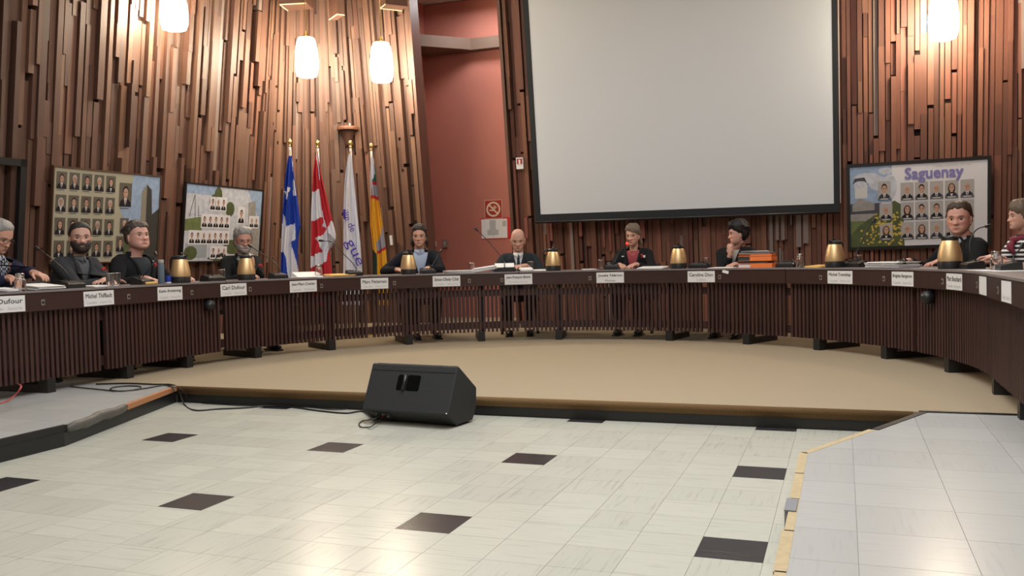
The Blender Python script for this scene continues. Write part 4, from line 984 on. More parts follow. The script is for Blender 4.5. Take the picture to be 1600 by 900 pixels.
# ================================================================== FLAGS
for nm, c in dict(f_blue=(.02, .06, .40), f_white=(.72, .72, .78), f_red=(.52, .03, .04), f_green=(.03, .16, .12), f_grey=(.34, .32, .36), f_yellow=(.78, .38, .03), f_dred=(.35, .03, .03), f_dgreen=(.02, .04, .03), f_purple=(.10, .06, .42)).items():
    M[nm] = P('flag '+nm, c, .75, spec=.2)
def inside(x, y, poly):
    r = False; j = len(poly)-1
    for i in range(len(poly)):
        (xi, yi), (xj, yj) = poly[i], poly[j]
        if (yi > y) != (yj > y) and x < (xj-xi)*(y-yi)/(yj-yi)+xi: r = not r
        j = i
    return r
FS = 200/818.0
def flag(lab, pole_top, pole_dx, d, left, right, base, regions, folds, seed, extra=None):
    """outline, print and painted shade regions in a flat cloth frame (units 1/4 px of the survey), hung in folds in front of the pole"""
    top = at_d(430+pole_top[0]*FS, 220+pole_top[1]*FS, d); foot = Vector((top.x, top.y, PL_Z)) + FLATR*(pole_dx)
    t = thing('flag_on_pole', lab, 'flag', foot, 0, 'flags on poles by the board wall')
    b = MB(); b.tube([foot+Vector((0, 0, .03)), top], .0135, M['white_b'], 10); po = part('pole', b, t, True)
    b = MB(); b.lathe([(.012, -.02), (.02, -.01), (.02, .0), (.010, .01), (.026, .03), (.03, .045), (.02, .065), (.004, .08)], M['brass'], 14, top); part('finial', b, po, True)
    b = MB(); b.lathe([(.17, 0), (.17, .02), (.12, .035), (.03, .05), (.025, .10)], M['brass'], 24, foot); part('stand', b, t, True, sharp=40)
    NX, NY = 46, 130; y0 = max(left[0][1], right[0][1]); y1 = max(left[-1][1], right[-1][1])
    def ed(lst, y):
        for (xa, ya), (xb, yb) in zip(lst[:-1], lst[1:]):
            if y <= yb: return xa+(xb-xa)*max(0, (y-ya))/(yb-ya)
        return lst[-1][0]
    V, Fc, Mt = [], [], []; rs = random.Random(seed); ph = rs.uniform(0, 6)
    for j in range(NY+1):
        y = y0+(y1-y0)*j/NY; xa, xb = ed(left, y), ed(right, y)
        for i in range(NX+1):
            u = i/NX; x = xa+(xb-xa)*u
            fold = math.sin(2*PI*folds*u+ph+.004*y)*.5+.3*math.sin(2*PI*folds*2.1*u+ph*2)
            amp = .055*min(1, (y-y0)/160+.15)
            p = at_d(430+x*FS, 220+y*FS, d-.04)-FLAT*(amp*fold+.05*math.sin(PI*u)*min(1, (y-y0)/200)); V.append(p)
    mats = [M[base]]
    for reg in regions:
        if M[reg[0]] not in mats: mats.append(M[reg[0]])
    for j in range(NY):
        for i in range(NX):
            y = y0+(y1-y0)*(j+.5)/NY; xa, xb = ed(left, y), ed(right, y); x = xa+(xb-xa)*(i+.5)/NX; m = 0
            for reg in regions:
                if inside(x, y, reg[1]): m = mats.index(M[reg[0]])
            a = j*(NX+1)+i; Fc.append((a, a+1, a+NX+2, a+NX+1)); Mt.append(m)
    me = bpy.data.meshes.new('cloth'); me.from_pydata([tuple(p-foot) for p in V], [], Fc)
    for m in mats: me.materials.append(m)
    me.polygons.foreach_set('material_index', Mt); me.polygons.foreach_set('use_smooth', [True]*len(Fc)); me.update()
    o = link('cloth', me, t); so = o.modifiers.new('thick', 'SOLIDIFY'); so.thickness = .003
    b = MB(); b.tube([at_d(430+pole_top[0]*FS, 220+(pole_top[1]+28)*FS, d-.02)+FLATR*.0, at_d(430+(left[0][0]+right[0][0])/2*FS, 220+(y0+4)*FS, d-.05)], .006, M['brass'], 6); part('clip', b, t)
    return t, foot
flag('blue flag with white cross and lily, leftmost of the four', (95, 30), .01, 11.0, [(88, 95), (80, 130), (62, 330), (50, 470), (38, 700), (30, 1050)], [(104, 95), (112, 130), (128, 260), (150, 420), (163, 545), (150, 600), (142, 720), (150, 1050)], 'f_blue',
     [('f_white', [(52, 470), (66, 500), (80, 548), (131, 528), (137, 630), (100, 650), (118, 690), (136, 760), (146, 840), (152, 1050), (90, 1050), (84, 835), (78, 760), (62, 702), (36, 716)]),
      ('f_white', [(100, 95), (106, 110), (113, 140), (118, 200), (112, 200)]), ('f_white', [(112, 240), (126, 255), (139, 350), (118, 352)]),
      ('f_white', [(84, 292), (103, 302), (100, 330), (88, 336), (82, 372), (66, 372), (68, 350), (62, 322), (70, 322), (74, 330)])], 2.0, 1)
flag('red and white maple leaf flag, second of the four', (272, 38), .03, 11.0, [(262, 80), (258, 100), (245, 200), (232, 450), (225, 835), (222, 1050)], [(272, 80), (277, 110), (300, 230), (345, 420), (388, 600), (386, 640), (345, 705), (352, 780), (362, 850), (368, 1050)], 'f_red',
     [('f_white', [(262, 80), (272, 80), (278, 150), (288, 250), (284, 250)]), ('f_white', [(236, 332), (262, 322), (286, 308), (296, 400), (312, 500), (335, 562), (362, 512), (392, 560), (392, 640), (340, 706), (332, 768), (290, 792), (222, 812)]),
      ('f_red', [(234, 516), (262, 506), (308, 488), (313, 520), (306, 545), (330, 560), (312, 604), (246, 624), (282, 640), (290, 672), (303, 700), (300, 712), (250, 728), (246, 742), (229, 736)]),
      ('f_grey', [(333, 585), (360, 600), (388, 636), (345, 700), (343, 640)])], 2.2, 2)  # grey region is shading painted on the white cloth
tf, foot = flag('white flag with purple script, third of the four', (481, 38), .01, 10.9, [(472, 80), (466, 110), (447, 250), (437, 450), (433, 835), (430, 1050)], [(483, 80), (488, 110), (502, 250), (520, 420), (545, 650), (556, 830), (560, 1050)], 'f_white',
     [('f_purple', [(437, 440), (449, 436), (453, 500), (444, 508), (436, 492)])], 1.6, 3)
def flag_text(txt, cx, cy, wpx, hpx, ang_):
    c = at_d(430+cx*FS, 220+cy*FS, 10.9-.125); ux = (FLATR*math.cos(ang_)+Vector((0, 0, 1))*math.sin(ang_)); uy = (FLATR*-math.sin(ang_)+Vector((0, 0, 1))*math.cos(ang_))
    k = FS/F_PX*10.9; o = part('lettering', text_mb(txt, wpx*k, hpx*k, c, ux, uy, M['f_purple']), tf)
flag_text('ille de', 474, 512, 140, 44, -1.18); flag_text('gue', 497, 718, 175, 64, -1.16)
flag('yellow, grey and green flag with red lines, rightmost of the four', (614, 55), .02, 11.1, [(612, 92), (610, 200), (608, 400), (606, 540), (614, 600), (622, 690), (624, 1050)], [(622, 92), (633, 120), (650, 262), (665, 380), (690, 560), (708, 690), (722, 860), (726, 1050)], 'f_yellow',
     [('f_white', [(608, 90), (622, 90), (634, 130), (640, 200), (622, 290), (612, 352), (606, 352)]), ('f_green', [(630, 120), (640, 170), (652, 262), (626, 262), (638, 205)]), ('f_red', [(626, 262), (654, 260), (656, 280), (624, 282)]),
      ('f_grey', [(624, 282), (656, 280), (668, 362), (616, 346)]), ('f_red', [(616, 346), (668, 362), (668, 384), (612, 366)]),
      ('f_grey', [(684, 556), (696, 560), (712, 672), (656, 708), (650, 655), (676, 610)]), ('f_red', [(656, 708), (712, 672), (714, 690), (656, 726)]),
      ('f_dgreen', [(606, 545), (618, 690), (654, 724), (656, 1050), (600, 1050), (600, 560)])], 1.8, 4)

# ================================================================== STAGE MONITOR AND CABLES
B0 = Vector((-2.226, 5.002, 0)); wv = Vector((.991, -.131, 0)).normalized(); dv = Vector((.131, .991, 0)).normalized(); upz = Vector((0, 0, 1)); Wd = .645
prof = [(0, .012), (.19, .012), (.238, .10), (.246, .212), (.04, .368), (.022, .37), (-.108, .088)]
sp = thing('stage_monitor', 'black wedge stage monitor standing on the ivory tiles', 'speaker', (B0.x-wv.x*Wd/2, B0.y-wv.y*Wd/2, 0))
def SPp(a, o, z): return B0-wv*a+dv*o+upz*z
b = MB(); b.prism([SPp(0, o, z) for o, z in prof], -wv*Wd, M['speaker'])
spo = part('cabinet', b, sp); bv = spo.modifiers.new('round', 'BEVEL'); bv.width = .012; bv.segments = 2
# big face runs from (-.108,.088) to (.022,.37)
fa = Vector((0, 0, 0))+dv*(-.108)+upz*.088; fb = dv*.022+upz*.37; fu = (fb-fa).normalized(); fn = (-dv*fu.z + upz*fu.dot(dv)); fn = fn if fn.dot(dv) < 0 else -fn
FL = (fb-fa).length
def FP(x, y, k=0): return B0-wv*(Wd-x)+fa+fu*y+fn*k       # x from left, y up the face
b = MB()
for x0, x1 in ((.225, .268), (.297, .395)):
    b.prism([FP(x0+.008, .140, -.004), FP(x1-.008, .140, -.004), FP(x1, .150, -.004), FP(x1, .232, -.004), FP(x1-.010, .242, -.004), FP(x0+.010, .242, -.004), FP(x0, .232, -.004), FP(x0, .150, -.004)], fn*.0055, M['hole_shade'])  # flat black plates stand in for the shade inside the hand hole
    
o = part('handle_hole_shade', b, sp); o['label'] = 'black plates painted as the shade in the hand hole'
b = MB(); b.tube([FP(.283, .142, .006), FP(.283, .240, .006)], .012, M['black'], 10); part('handle_bar', b, sp, True)
b = MB(); b.prism([FP(.01, FL-.045, .001), FP(Wd-.01, FL-.045, .001), FP(Wd-.01, FL-.041, .001), FP(.01, FL-.0425, .001)], fn*.001, M['black']); part('seam', b, sp)
g0_, g1_ = SPp(0, .246, .212), SPp(0, .04, .368); 
b = MB(); nn_ = (upz*.206+dv*.156).normalized(); b.prism([SPp(.02, .238, .222)+nn_*.001, SPp(Wd-.02, .238, .222)+nn_*.001, SPp(Wd-.02, .05, .363)+nn_*.001, SPp(.02, .05, .363)+nn_*.001], nn_*.006, M['black']); o = part('grille', b, sp)
b = MB()                                                     # connector plate on the low sloping face
lo0 = dv*0+upz*.012; lo1 = dv*(-.108)+upz*.088; lu = (lo1-lo0).normalized(); ln = -(dv*.076+upz*.108).normalized()
def LPp(x, y, k=0): return B0-wv*(Wd-x)+lo0+lu*y+ln*k
b.prism([LPp(.05, .02, 0), LPp(.20, .02, 0), LPp(.20, .115, 0), LPp(.05, .115, 0)], ln*.003, M['black']); cpl = part('connector_plate', b, sp)
for x, y, m in ((.085, .075, 'chrome'), (.11, .05, 'red'), (.135, .08, 'chrome'), (.17, .065, 'chrome')):
    b = MB(); b.tube([LPp(x, y, .002), LPp(x, y, .010)], .009, M[m], 8); part('knob', b, cpl)
for x in (.03, Wd-.03):
    for o_ in (.03, .16): 
        b = MB(); b.tube([SPp(x, o_, 0), SPp(x, o_, .014)], .014, M['black'], 10); part('foot', b, sp)
b = MB(); b.ell(FP(Wd-.012, .012, .003), (.0045, .0045, .0045), M['chrome'], nu=8, nv=5); part('corner_screw', b, sp)
def cable(lab, pts, r=.006, mat='black', cat='cable', name='cable'):
    pts = [Vector(p) for p in pts]; sm = []
    for i in range(len(pts)-1):
        p0, p1, p2, p3 = pts[max(i-1, 0)], pts[i], pts[i+1], pts[min(i+2, len(pts)-1)]
        for k in range(7):
            u = k/7; sm.append(.5*((2*p1)+(p2-p0)*u+(2*p0-5*p1+4*p2-p3)*u*u+(3*p1-p0-3*p2+p3)*u**3))
    sm.append(pts[-1]); b = MB(); b.tube(sm, r, M[mat], 6); c = pts[0]
    return tag(link(name, b.mesh(name, c, True), None, c), lab, cat)
fz = lambda x, y: on_z(x, y, .006); pz = lambda x, y: on_z(x, y, PL_Z+.008)
cable('thick black cable from the left platform across the tiles to the monitor', [pz(150, 600), pz(200, 599), pz(240, 600.5), pz(268, 601), on_z(278, 607, .10), fz(288, 632), fz(305, 641), fz(340, 639), fz(385, 637), fz(420, 634), fz(455, 636), fz(500, 642), fz(540, 645.5), fz(568, 643), LPp(.06, .05, .03), LPp(.085, .075, .008)])
cable('thinner black cable lying closer to the step riser', [pz(262, 603), on_z(283, 608, .11), fz(300, 627), fz(330, 631), fz(400, 634.5), fz(460, 634), fz(520, 640), fz(560, 638), LPp(.05, .07, .02)], .0035)
cable('loop of black cable hanging below the monitor', [LPp(.11, .05, .01), on_z(581, 666, .02), fz(574, 667.5), fz(564, 667), fz(561, 662), fz(567, 657.5), on_z(577, 656, .03), LPp(.12, .07, .01)], .004)
cable('coil of black cable on the left platform', [pz(110, 604), pz(150, 608), pz(185, 611), pz(215, 608), pz(219, 604), pz(200, 603), pz(178, 605), pz(173, 609), pz(190, 611), pz(225, 607), pz(255, 602), pz(268, 604), on_z(272, 612, .10), on_z(262, 616, .075), on_z(253, 608, .11)], .005)
cable('thin pinkish red cable hanging at the far left table foot', [on_z(34, 601, .222)+Vector((-.06, .02, 0)), at_d(33, 604, 5.75), at_d(24, 617, 5.72), at_d(10, 627, 5.68), at_d(-6, 632, 5.66), pz(-30, 642)], .006, 'red_cable')

# ================================================================== PEOPLE
def skin_mat():
    m, nt, b = new_mat('skin'); a = nt.nodes.new('ShaderNodeAttribute'); a.attribute_name = 'tone'
    nt.links.new(a.outputs['Color'], b.inputs['Base Color']); b.inputs['Roughness'].default_value = .48; b.inputs['Specular IOR Level'].default_value = .4
    b.inputs['Subsurface Weight'].default_value = .0
    return m
M['skin'] = skin_mat()
M['eye_white'] = P('eye white', (.27, .21, .185), .35); M['iris'] = P('dark iris', (.03, .02, .015), .2)
M['glasses'] = P('dark spectacle frame', (.03, .02, .02), .3)
HP = np.array([  # z, half width, front, back
 (.1215, .004, .000, -.018), (.1185, .026, .026, -.046), (.110, .043, .046, -.066), (.094, .059, .064, -.084), (.072, .0685, .076, -.095), (.045, .0735, .084, -.101),
 (.018, .0755, .088, -.101), (.000, .0745, .086, -.098), (-.018, .0725, .084, -.092), (-.036, .0700, .084, -.082), (-.054, .0655, .085, -.068), (-.072, .0590, .085, -.050),
 (-.088, .0500, .083, -.030), (-.101, .0400, .080, -.012), (-.110, .0290, .074, .006), (-.1155, .0150, .062, .022), (-.117, .003, .046, .040)])
NR, NT = 52, 64
def head_grid(jaw=1.0, feat=True, wide=1.0):
    zs = np.concatenate([np.linspace(.1215, .110, 6), np.linspace(.106, -.108, NR-11), np.linspace(-.110, -.117, 5)])
    zr = HP[:, 0][::-1]
    hw, fr, bk = [np.interp(zs, zr, HP[:, k][::-1]) for k in (1, 2, 3)]
    hw = hw*(1+(jaw-1)*np.clip((-zs)/.09, 0, 1))*wide
    th = np.linspace(0, 2*PI, NT, endpoint=False)
    Z = np.repeat(zs[:, None], NT, 1); c = np.cos(th)[None]; s = np.sin(th)[None]
    e = .86; cx = np.sign(c)*np.abs(c)**e; sy = np.sign(s)*np.abs(s)**e
    mid = (fr+bk)/2*0+np.clip(zs*0, 0, 0)
    my = np.where(zs > -.05, -.004, -.004+(-.05-zs)*.45)
    X = hw[:, None]*cx; Y = np.where(s >= 0, my[:, None]+(fr-my)[:, None]*sy, my[:, None]+(my-bk)[:, None]*sy)
    if feat:
        f = np.clip(Y/.05, 0, 1)*(Y > 0)
        G = lambda x0, z0, wx, wz: np.exp(-((X-x0)/wx)**2-((Z-z0)/wz)**2)
        d = np.zeros_like(X)
        for sx in (-1, 1):
            d -= .0130*G(sx*.033, .000, .017, .012); d += .0050*G(sx*.032, .020, .022, .007); d += .0045*G(sx*.044, -.026, .018, .014)
            d += .0075*G(sx*.0115, -.037, .0065, .008); d -= .004*G(sx*.030, -.052, .012, .014)
        nz = np.clip((.014-Z)/.056, 0, 1)*(Z > -.046)
        nz = np.where(Z <= -.042, np.clip((Z+.050)/.008, 0, 1)*.9, nz)
        d += (.004*G(0, .012, .011, .014)+.0270*(nz**1.15)*np.exp(-(X/(.0075+.006*nz))**2))
        d += .0050*G(0, -.0640, .020, .0050)+.0052*G(0, -.0755, .018, .0052)-.0035*G(0, -.0695, .024, .0022)-.003*G(0, -.085, .018, .005)+.006*G(0, -.100, .020, .010)
        Y = Y+d*f
    return X, Y, Z
def grid_mb(X, Y, Z, mat):
    n, m = X.shape; vs = [Vector((X[i, j], Y[i, j], Z[i, j])) for i in range(n) for j in range(m)]
    fs = [(i*m+j, i*m+(j+1) % m, (i+1)*m+(j+1) % m, (i+1)*m+j)[::-1] for i in range(n-1) for j in range(m)]
    fs += [tuple(range(m)), tuple(range((n-1)*m, n*m))[::-1]]
    return MB().add(vs, fs, mat)
def ss(a, b, x): t = min(1, max(0, (x-a)/(b-a))); return t*t*(3-2*t)
def limb(A, B, l1, l2, pole):
    d = B-A; L = d.length; L2 = min(L, (l1+l2)*.995); u = d.normalized(); B = A+u*L2
    a = (l1*l1-l2*l2+L2*L2)/(2*L2); h = math.sqrt(max(0, l1*l1-a*a)); p = pole-u*pole.dot(u); p = p.normalized()
    return A+u*a+p*h, B
def hand_mb(mb, W, d, n, side, curl, k=1.0, mat=None):
    """palm plus five fingers; d finger direction, n palm side normal, side +1 thumb towards (d x n)"""
    mat = mat or M['skin']; d = d.normalized(); n = (n-d*n.dot(d)).normalized(); a = d.cross(n)*side
    R_ = frame_rot(d, a, d.cross(a))
    if R_.determinant() < 0: R_ = frame_rot(d, -a, (d.cross(-a)))
    mb.ell(W+d*.046*k, (.056*k, .041*k, .0165*k), mat, R_, 16, 10)
    mb.tube([W-d*.02, W+d*.02*k, W+d*.06*k], [.025*k, .027*k, .022*k], mat, 10, flat=1.0)
    for i, L in enumerate((.070, .079, .073, .058)):
        o = (1.5-i)*.0208*k; b0_ = W+d*(.083 if i < 3 else .076)*k+a*o; dd = (d+a*(1.5-i)*.07).normalized(); pts = [b0_-dd*.022*k, b0_]; cur = 0
        for sgm, fr in enumerate((.45, .32, .25)):
            cur += curl*(.55 if sgm == 0 else 1.0)*(1+.08*i); v = dd*math.cos(cur)+n*math.sin(cur); pts.append(pts[-1]+v*L*fr*k)
        mb.tube(pts, [.0098*k, .0096*k, .0088*k, .0080*k, .0062*k], mat, 8)
    t0 = W+d*.022*k+a*.026*k; v1 = (d*.62+a*.75+n*.25).normalized(); v2 = (d*.9+a*.25+n*(.3+curl*.4)).normalized()
    mb.tube([t0-v1*.012, t0+v1*.036*k, t0+v1*.036*k+v2*.030*k, t0+v1*.036*k+v2*.052*k], [.0135*k, .0115*k, .0100*k, .0072*k], mat, 8)
TORSO = [(0, .185, .130), (.18, .178, .128), (.40, .178, .126), (.60, .190, .124), (.75, .196, .118), (.86, .186, .104), (.93, .142, .084), (.975, .092, .070), (1.0, .070, .064)]
def person(name_label, px, py, off, look, hpitch, tilt=0.0, turn=0.0, lean=.10, dx=0.0, sw=1.0, bulk=1.0, hk=1.04, jaw=1.0, wide=1.0,
           skin=(.54, .31, .23), hair=None, beard=None, brow=(.05, .03, .02), arms=(), jacket=None, shirt=None, vneck=.16, vw=.075, tie=None, collar=True, sleeves=True,
           poppy=None, glasses=False, lips=(.42, .17, .14), seed=1, extra=None, no_v=False, knit=False):
    s = s_at(px, off, 1.2); tp, n = TP(s, off); dep = (Vector((tp.x, tp.y, 0))-CAM).dot(FLAT); E = at_d(px, py, dep)
    f = Matrix.Rotation(turn, 3, 'Z') @ (-n); f.z = 0; f.normalize(); r = Vector((f.y, -f.x, 0)); up = Vector((0, 0, 1))
    tc = (CAM-E); tc.z = 0; tc.normalize(); side_ = Vector((-tc.y, tc.x, 0)); side_ = side_ if side_.dot(FLATR) > 0 else -side_
    a = math.radians(look); hd = tc*math.cos(a)+side_*math.sin(a); hp = math.radians(hpitch); hf = (hd*math.cos(hp)+up*math.sin(hp)).normalized()
    hr = hf.cross(up).normalized(); hu = hr.cross(hf).normalized()
    if tilt: q = Matrix.Rotation(math.radians(tilt), 3, hf); hr = q @ hr; hu = q @ hu
    Hc = E-hf*(.080*hk); HM = lambda p: Hc+(hr*p[0]+hf*p[1]+hu*p[2])*hk
    Hxy = Vector((Hc.x, Hc.y, PL_Z))
    O = Hxy-f*(lean+.045)-r*dx
    L = lambda x, y, z: O+r*x+f*y+up*z
    zn = (Hc.z-PL_Z)-.152*hk; zh = .47
    t = thing('person', name_label, 'person', O)
    tyc = lambda u: lean*(max(0, u)**1.35); uz = lambda z: (z-zh)/(zn-zh)
    def tw(u):
        for (u0, w0, d0), (u1, w1, d1) in zip(TORSO[:-1], TORSO[1:]):
            if u <= u1: k = (u-u0)/(u1-u0); return (w0+(w1-w0)*k)*sw, (d0+(d1-d0)*k)*bulk
        return TORSO[-1][1]*sw, TORSO[-1][2]*bulk
    def torso(mb, mat, gw, gd, us, n_=36, cap=True, dy=0.0):
        V = []
        for u in us:
            w_, d_ = tw(u); z = zh+(zn-zh)*u
            for j in range(n_):
                an = 2*PI*j/n_; c_, s_ = math.cos(an), math.sin(an); e = .8
                V.append(L((w_+gw)*math.copysign(abs(c_)**e, c_), tyc(u)+dy+(d_+gd)*math.copysign(abs(s_)**e, s_)+(.012*math.sin(PI*min(1, max(0, (u-.3)/.6))) if s_ > 0 else 0), z))
        k = len(us); F = [(i*n_+j, i*n_+(j+1) % n_, (i+1)*n_+(j+1) % n_, (i+1)*n_+j) for i in range(k-1) for j in range(n_)]
        if cap: F += [tuple(range(n_))[::-1], tuple(range((k-1)*n_, k*n_))]
        mb.add(V, F, mat)
    front_y = lambda u, x, gd=0.0: tyc(u)+(tw(u)[1]+gd)*max(0.0, 1-(abs(x)/tw(u)[0])**2.4)**.42+.012*math.sin(PI*min(1, max(0, (u-.3)/.6)))
    us = [i/22 for i in range(23)]
    # arms
    A = []
    for sd in (-1, 1):
        S_ = L(sd*.168*sw, tyc(.86)+.0, zh+(zn-zh)*.885)
        cfg = next((q for q in arms if q['s'] == sd), None)
        if cfg is None: cfg = dict(s=sd, w=(sd*.16, lean+.26, .60), d=(0, 1, -.1), n=(0, 0, -1), curl=.4)
        W_ = L(*cfg['w']) if 'w' in cfg else at_d(cfg['px'][0], cfg['px'][1], dep+cfg['px'][2])
        pole = r*sd*cfg.get('out', .8)-up*cfg.get('down', .8)-f*.25
        El, W_ = limb(S_, W_, .300, .265, pole)
        dd = cfg['d']; D = r*dd[0]+f*dd[1]+up*dd[2]; nn = cfg['n']; Nn = r*nn[0]+f*nn[1]+up*nn[2]
        A.append((sd, S_, El, W_, D, Nn, cfg.get('curl', .35), cfg))
    # --- one continuous body
    sk = M['skin']; b = MB(); X, Y, Z = head_grid(jaw, True, wide); g = grid_mb(X, Y, Z, sk); g.v = [HM(p) for p in g.v]; b.add(g.v, g.f, sk)
    for sx in (-1, 1):
        R_ = frame_rot(hr, hf, hu) @ Matrix.Rotation(sx*-.35, 3, 'Z') @ Matrix.Rotation(-.18, 3, 'X')
        b.ell(HM((sx*.0765*wide, -.012, -.012)), (.009*hk, .018*hk, .031*hk), sk, R_, 12, 8); b.ell(HM((sx*.0765*wide, -.006, -.038)), (.008*hk, .009*hk, .010*hk), sk, R_, 8, 6)
    NB = L(0, lean, zn); nk = .060*(.86 if sw < .96 else 1)*bulk**.5
    b.tube([NB-up*.10-f*.02, NB-f*.004, HM((0, -.022, -.075)), HM((0, -.018, -.02))], [nk*1.25, nk*1.04, nk*.96, nk*.85], sk, 20)
    b.tube([L(0, 0, zh), L(0, tyc(.5), zh+(zn-zh)*.5), NB-up*.06], [.05, .06, .07], sk, 10)
    for sd, S_, El, W_, D, Nn, curl, cfg in A:
        b.tube([NB-up*.06, S_], [.05, .04], sk, 8); b.tube([S_, S_.lerp(El, .5), El, El.lerp(W_, .4), W_], [.040, .038, .034, .036, .024], sk, 12)
        hand_mb(b, W_, D, Nn, sd*cfg.get('th', 1), curl, .97 if sw > .93 else .90)
    for sd in (-1, 1):
        kn = L(sd*.12, .43, .50); b.tube([L(0, 0, zh+.02), L(sd*.09, .05, .50), kn, L(sd*.12, .40, .12)], [.06, .06, .05, .04], sk, 10)
    me = remesh(b, .0052, 0, 'body'); me.materials.clear(); me.materials.append(sk)
    nv = len(me.vertices); co = np.empty(nv*3); me.vertices.foreach_get('co', co); co = co.reshape(-1, 3)
    rel = co-np.array(Hc); hx = rel @ np.array(hr)/hk; hy = rel @ np.array(hf)/hk; hz = rel @ np.array(hu)/hk
    col = np.ones((nv, 4)); base = np.array(skin); col[:, :3] = base
    isf = (hy > .03) & (np.abs(hx) < .075) & (hz < .1) & (hz > -.12)
    def mixc(mask, c): col[:, :3] = col[:, :3]*(1-mask[:, None])+np.array(c)*mask[:, None]
    rd = base*np.array([1.08, .82, .80])
    for sx in (-1, 1): mixc(isf*.6*np.exp(-((hx-sx*.045)/.02)**2-((hz+.032)/.016)**2), rd)
    mixc(isf*.6*np.exp(-(hx/.012)**2-((hz+.04)/.012)**2), rd)
    mixc(isf*.95*(np.exp(-((hx/.022)**4)-((hz+.0700)/.0085)**4)), lips); mixc(isf*.8*np.exp(-(hx/.021)**4-((hz+.0695)/.0022)**2), np.array(lips)*.3)
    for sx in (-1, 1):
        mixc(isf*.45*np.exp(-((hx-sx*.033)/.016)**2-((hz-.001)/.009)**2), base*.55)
        mixc(isf*.92*np.exp(-(((hx-sx*.034)/.017)**4)-((hz-.0205+.12*np.abs(hx-sx*.030)*0)/.0052)**2), brow)
    if beard:
        bc, bz, bt = beard[0], beard[1], beard[2]
        m_ = ((hz < bz) & (hy > -.01) & (hz > -.135) & (np.abs(hx) < .08)).astype(float); m_ *= 1-np.exp(-((hx/.022)**4)-((hz+.0700)/.009)**4)*.9
        m_ *= np.clip((np.abs(hx)-.030)/.012, 0, 1)+(hz < -.048)*1.0; mixc(np.clip(m_, 0, 1)*.75, bc)
    at = me.color_attributes.new('tone', 'FLOAT_COLOR', 'POINT'); at.data.foreach_set('color', col.ravel())
    me.transform(Matrix.Translation(-O)); me.polygons.foreach_set('use_smooth', [True]*len(me.polygons)); bo = link('body', me, t)
    # --- eyes
    for sx in (-1, 1):
        b = MB(); c = HM((sx*.0325, .0662, -.002)); b.ell(c, (.0115*hk,)*3, M['eye_white'], nu=12, nv=8)
        ir = c+hf*.0072*hk; b.ell(ir, (.0074*hk, .0062*hk, .0074*hk), M['iris'], nu=10, nv=6); part('eye', b, bo, True)
    # --- hair, beard: shells that leave the skin only where hair grows
    X0, Y0, Z0 = head_grid(jaw, False, wide)
    def shell(nm, fn_t, mat, sd_, lump=.35, freq=26):
        n_, m_ = X0.shape; V = []
        for i in range(n_):
            for j in range(m_):
                p = Vector((X0[i, j], Y0[i, j], Z0[i, j])); q = Vector((p.x, p.y+.0, p.z*.9)); nr = q.normalized()
                if p.z < -.05: nr = Vector((p.x, p.y-.02, p.z*.35)).normalized()
                tt_ = fn_t(p.x, p.y, p.z); tt_ = tt_*(1+lump*noise.noise(p*freq+Vector((sd_, 0, 0)))+.55*lump*noise.noise(Vector((p.x*freq*3.2, p.y*freq*3.2, p.z*freq*.6+sd_)))) if tt_ > 0 else tt_
                V.append(HM(p+nr*tt_))
        fs = [(i*m_+j, i*m_+(j+1) % m_, (i+1)*m_+(j+1) % m_, (i+1)*m_+j)[::-1] for i in range(n_-1) for j in range(m_)]; fs += [tuple(range(m_)), tuple(range((n_-1)*m_, n_*m_))[::-1]]
        b = MB().add(V, fs, mat); return part(nm, b, t, True)
    ho = None
    if hair:
        hc = hair['c']; key = 'hair %.3f %.3f %.3f' % hc
        if key not in M: M[key] = P(key, hc, .5, var=.4, scale=60, stretch=(1, 1, .25), bump=.5, spec=.35)
        zf, zt, zsd, zbk, T0 = hair['zf'], hair['zt'], hair['zs'], hair['zb'], hair['t']; part_x = hair.get('part', 0)
        def ht(x, y, z):
            if y > .035: zb = zt+(zf-zt)*ss(.035, .072, y)
            elif y > -.012: zb = zsd+(zt-zsd)*ss(-.012, .035, y)
            else: zb = zbk+(zsd-zbk)*ss(-.035, -.012, y)
            zb += .009*noise.noise(Vector((x*45, y*45, seed)))+.005*noise.noise(Vector((x*120, y*120, seed+3)))
            zb += hair.get('slant', 0)*x*ss(.02, .06, y)
            k = ss(zb-.004, zb+.012, z); th = T0*(.45+.55*ss(zb, zb+.045, z))*(.85+.3*ss(.0, .10, z))
            return -.016*(1-k)+th*k
        ho = shell('hair', ht, M[key], seed, hair.get('lump', .35), hair.get('freq', 26))
        if hair.get('drop'):                                       # locks hanging beside the face or at the nape
            b = MB(); rs = random.Random(seed)
            for (x, y, z, ln, rad, sx) in hair['drop']:
                b.tube([HM((x, y, z)), HM((x*1.10, y-.004, z-ln*.5)), HM((x*(1.05+sx), y+.004, z-ln))], [rad*.9, rad, rad*.35], M[key], 10, flat=.7)
            part('hair_lock', b, ho, True)
    if beard:
        bc, bz, bt = beard[:3]; key = 'beard %.3f %.3f %.3f' % bc
        if key not in M: M[key] = P(key, bc, .7, var=.4, scale=120, bump=.5)
        def bt_(x, y, z):
            k = ss(bz+.006, bz-.010, z)*ss(-.02, .012, y); fr = math.exp(-(x/.030)**6)
            up_ = ss(-.046, -.053, z)
            k *= (1-fr)+fr*up_
            lip = math.exp(-(x/.017)**4-((z+.070)/.0055)**4); k *= 1-lip
            nearcheek = ss(.022, .040, abs(x)); k *= max(nearcheek*ss(-.024-.35*(max(0, .062-abs(x))), -.036-.35*(max(0, .062-abs(x))), z), up_*.9, ss(.058, .064, abs(x)))
            return -.012*(1-k)+bt*k
        shell('beard', bt_, M[key], seed+9, .3, 60)
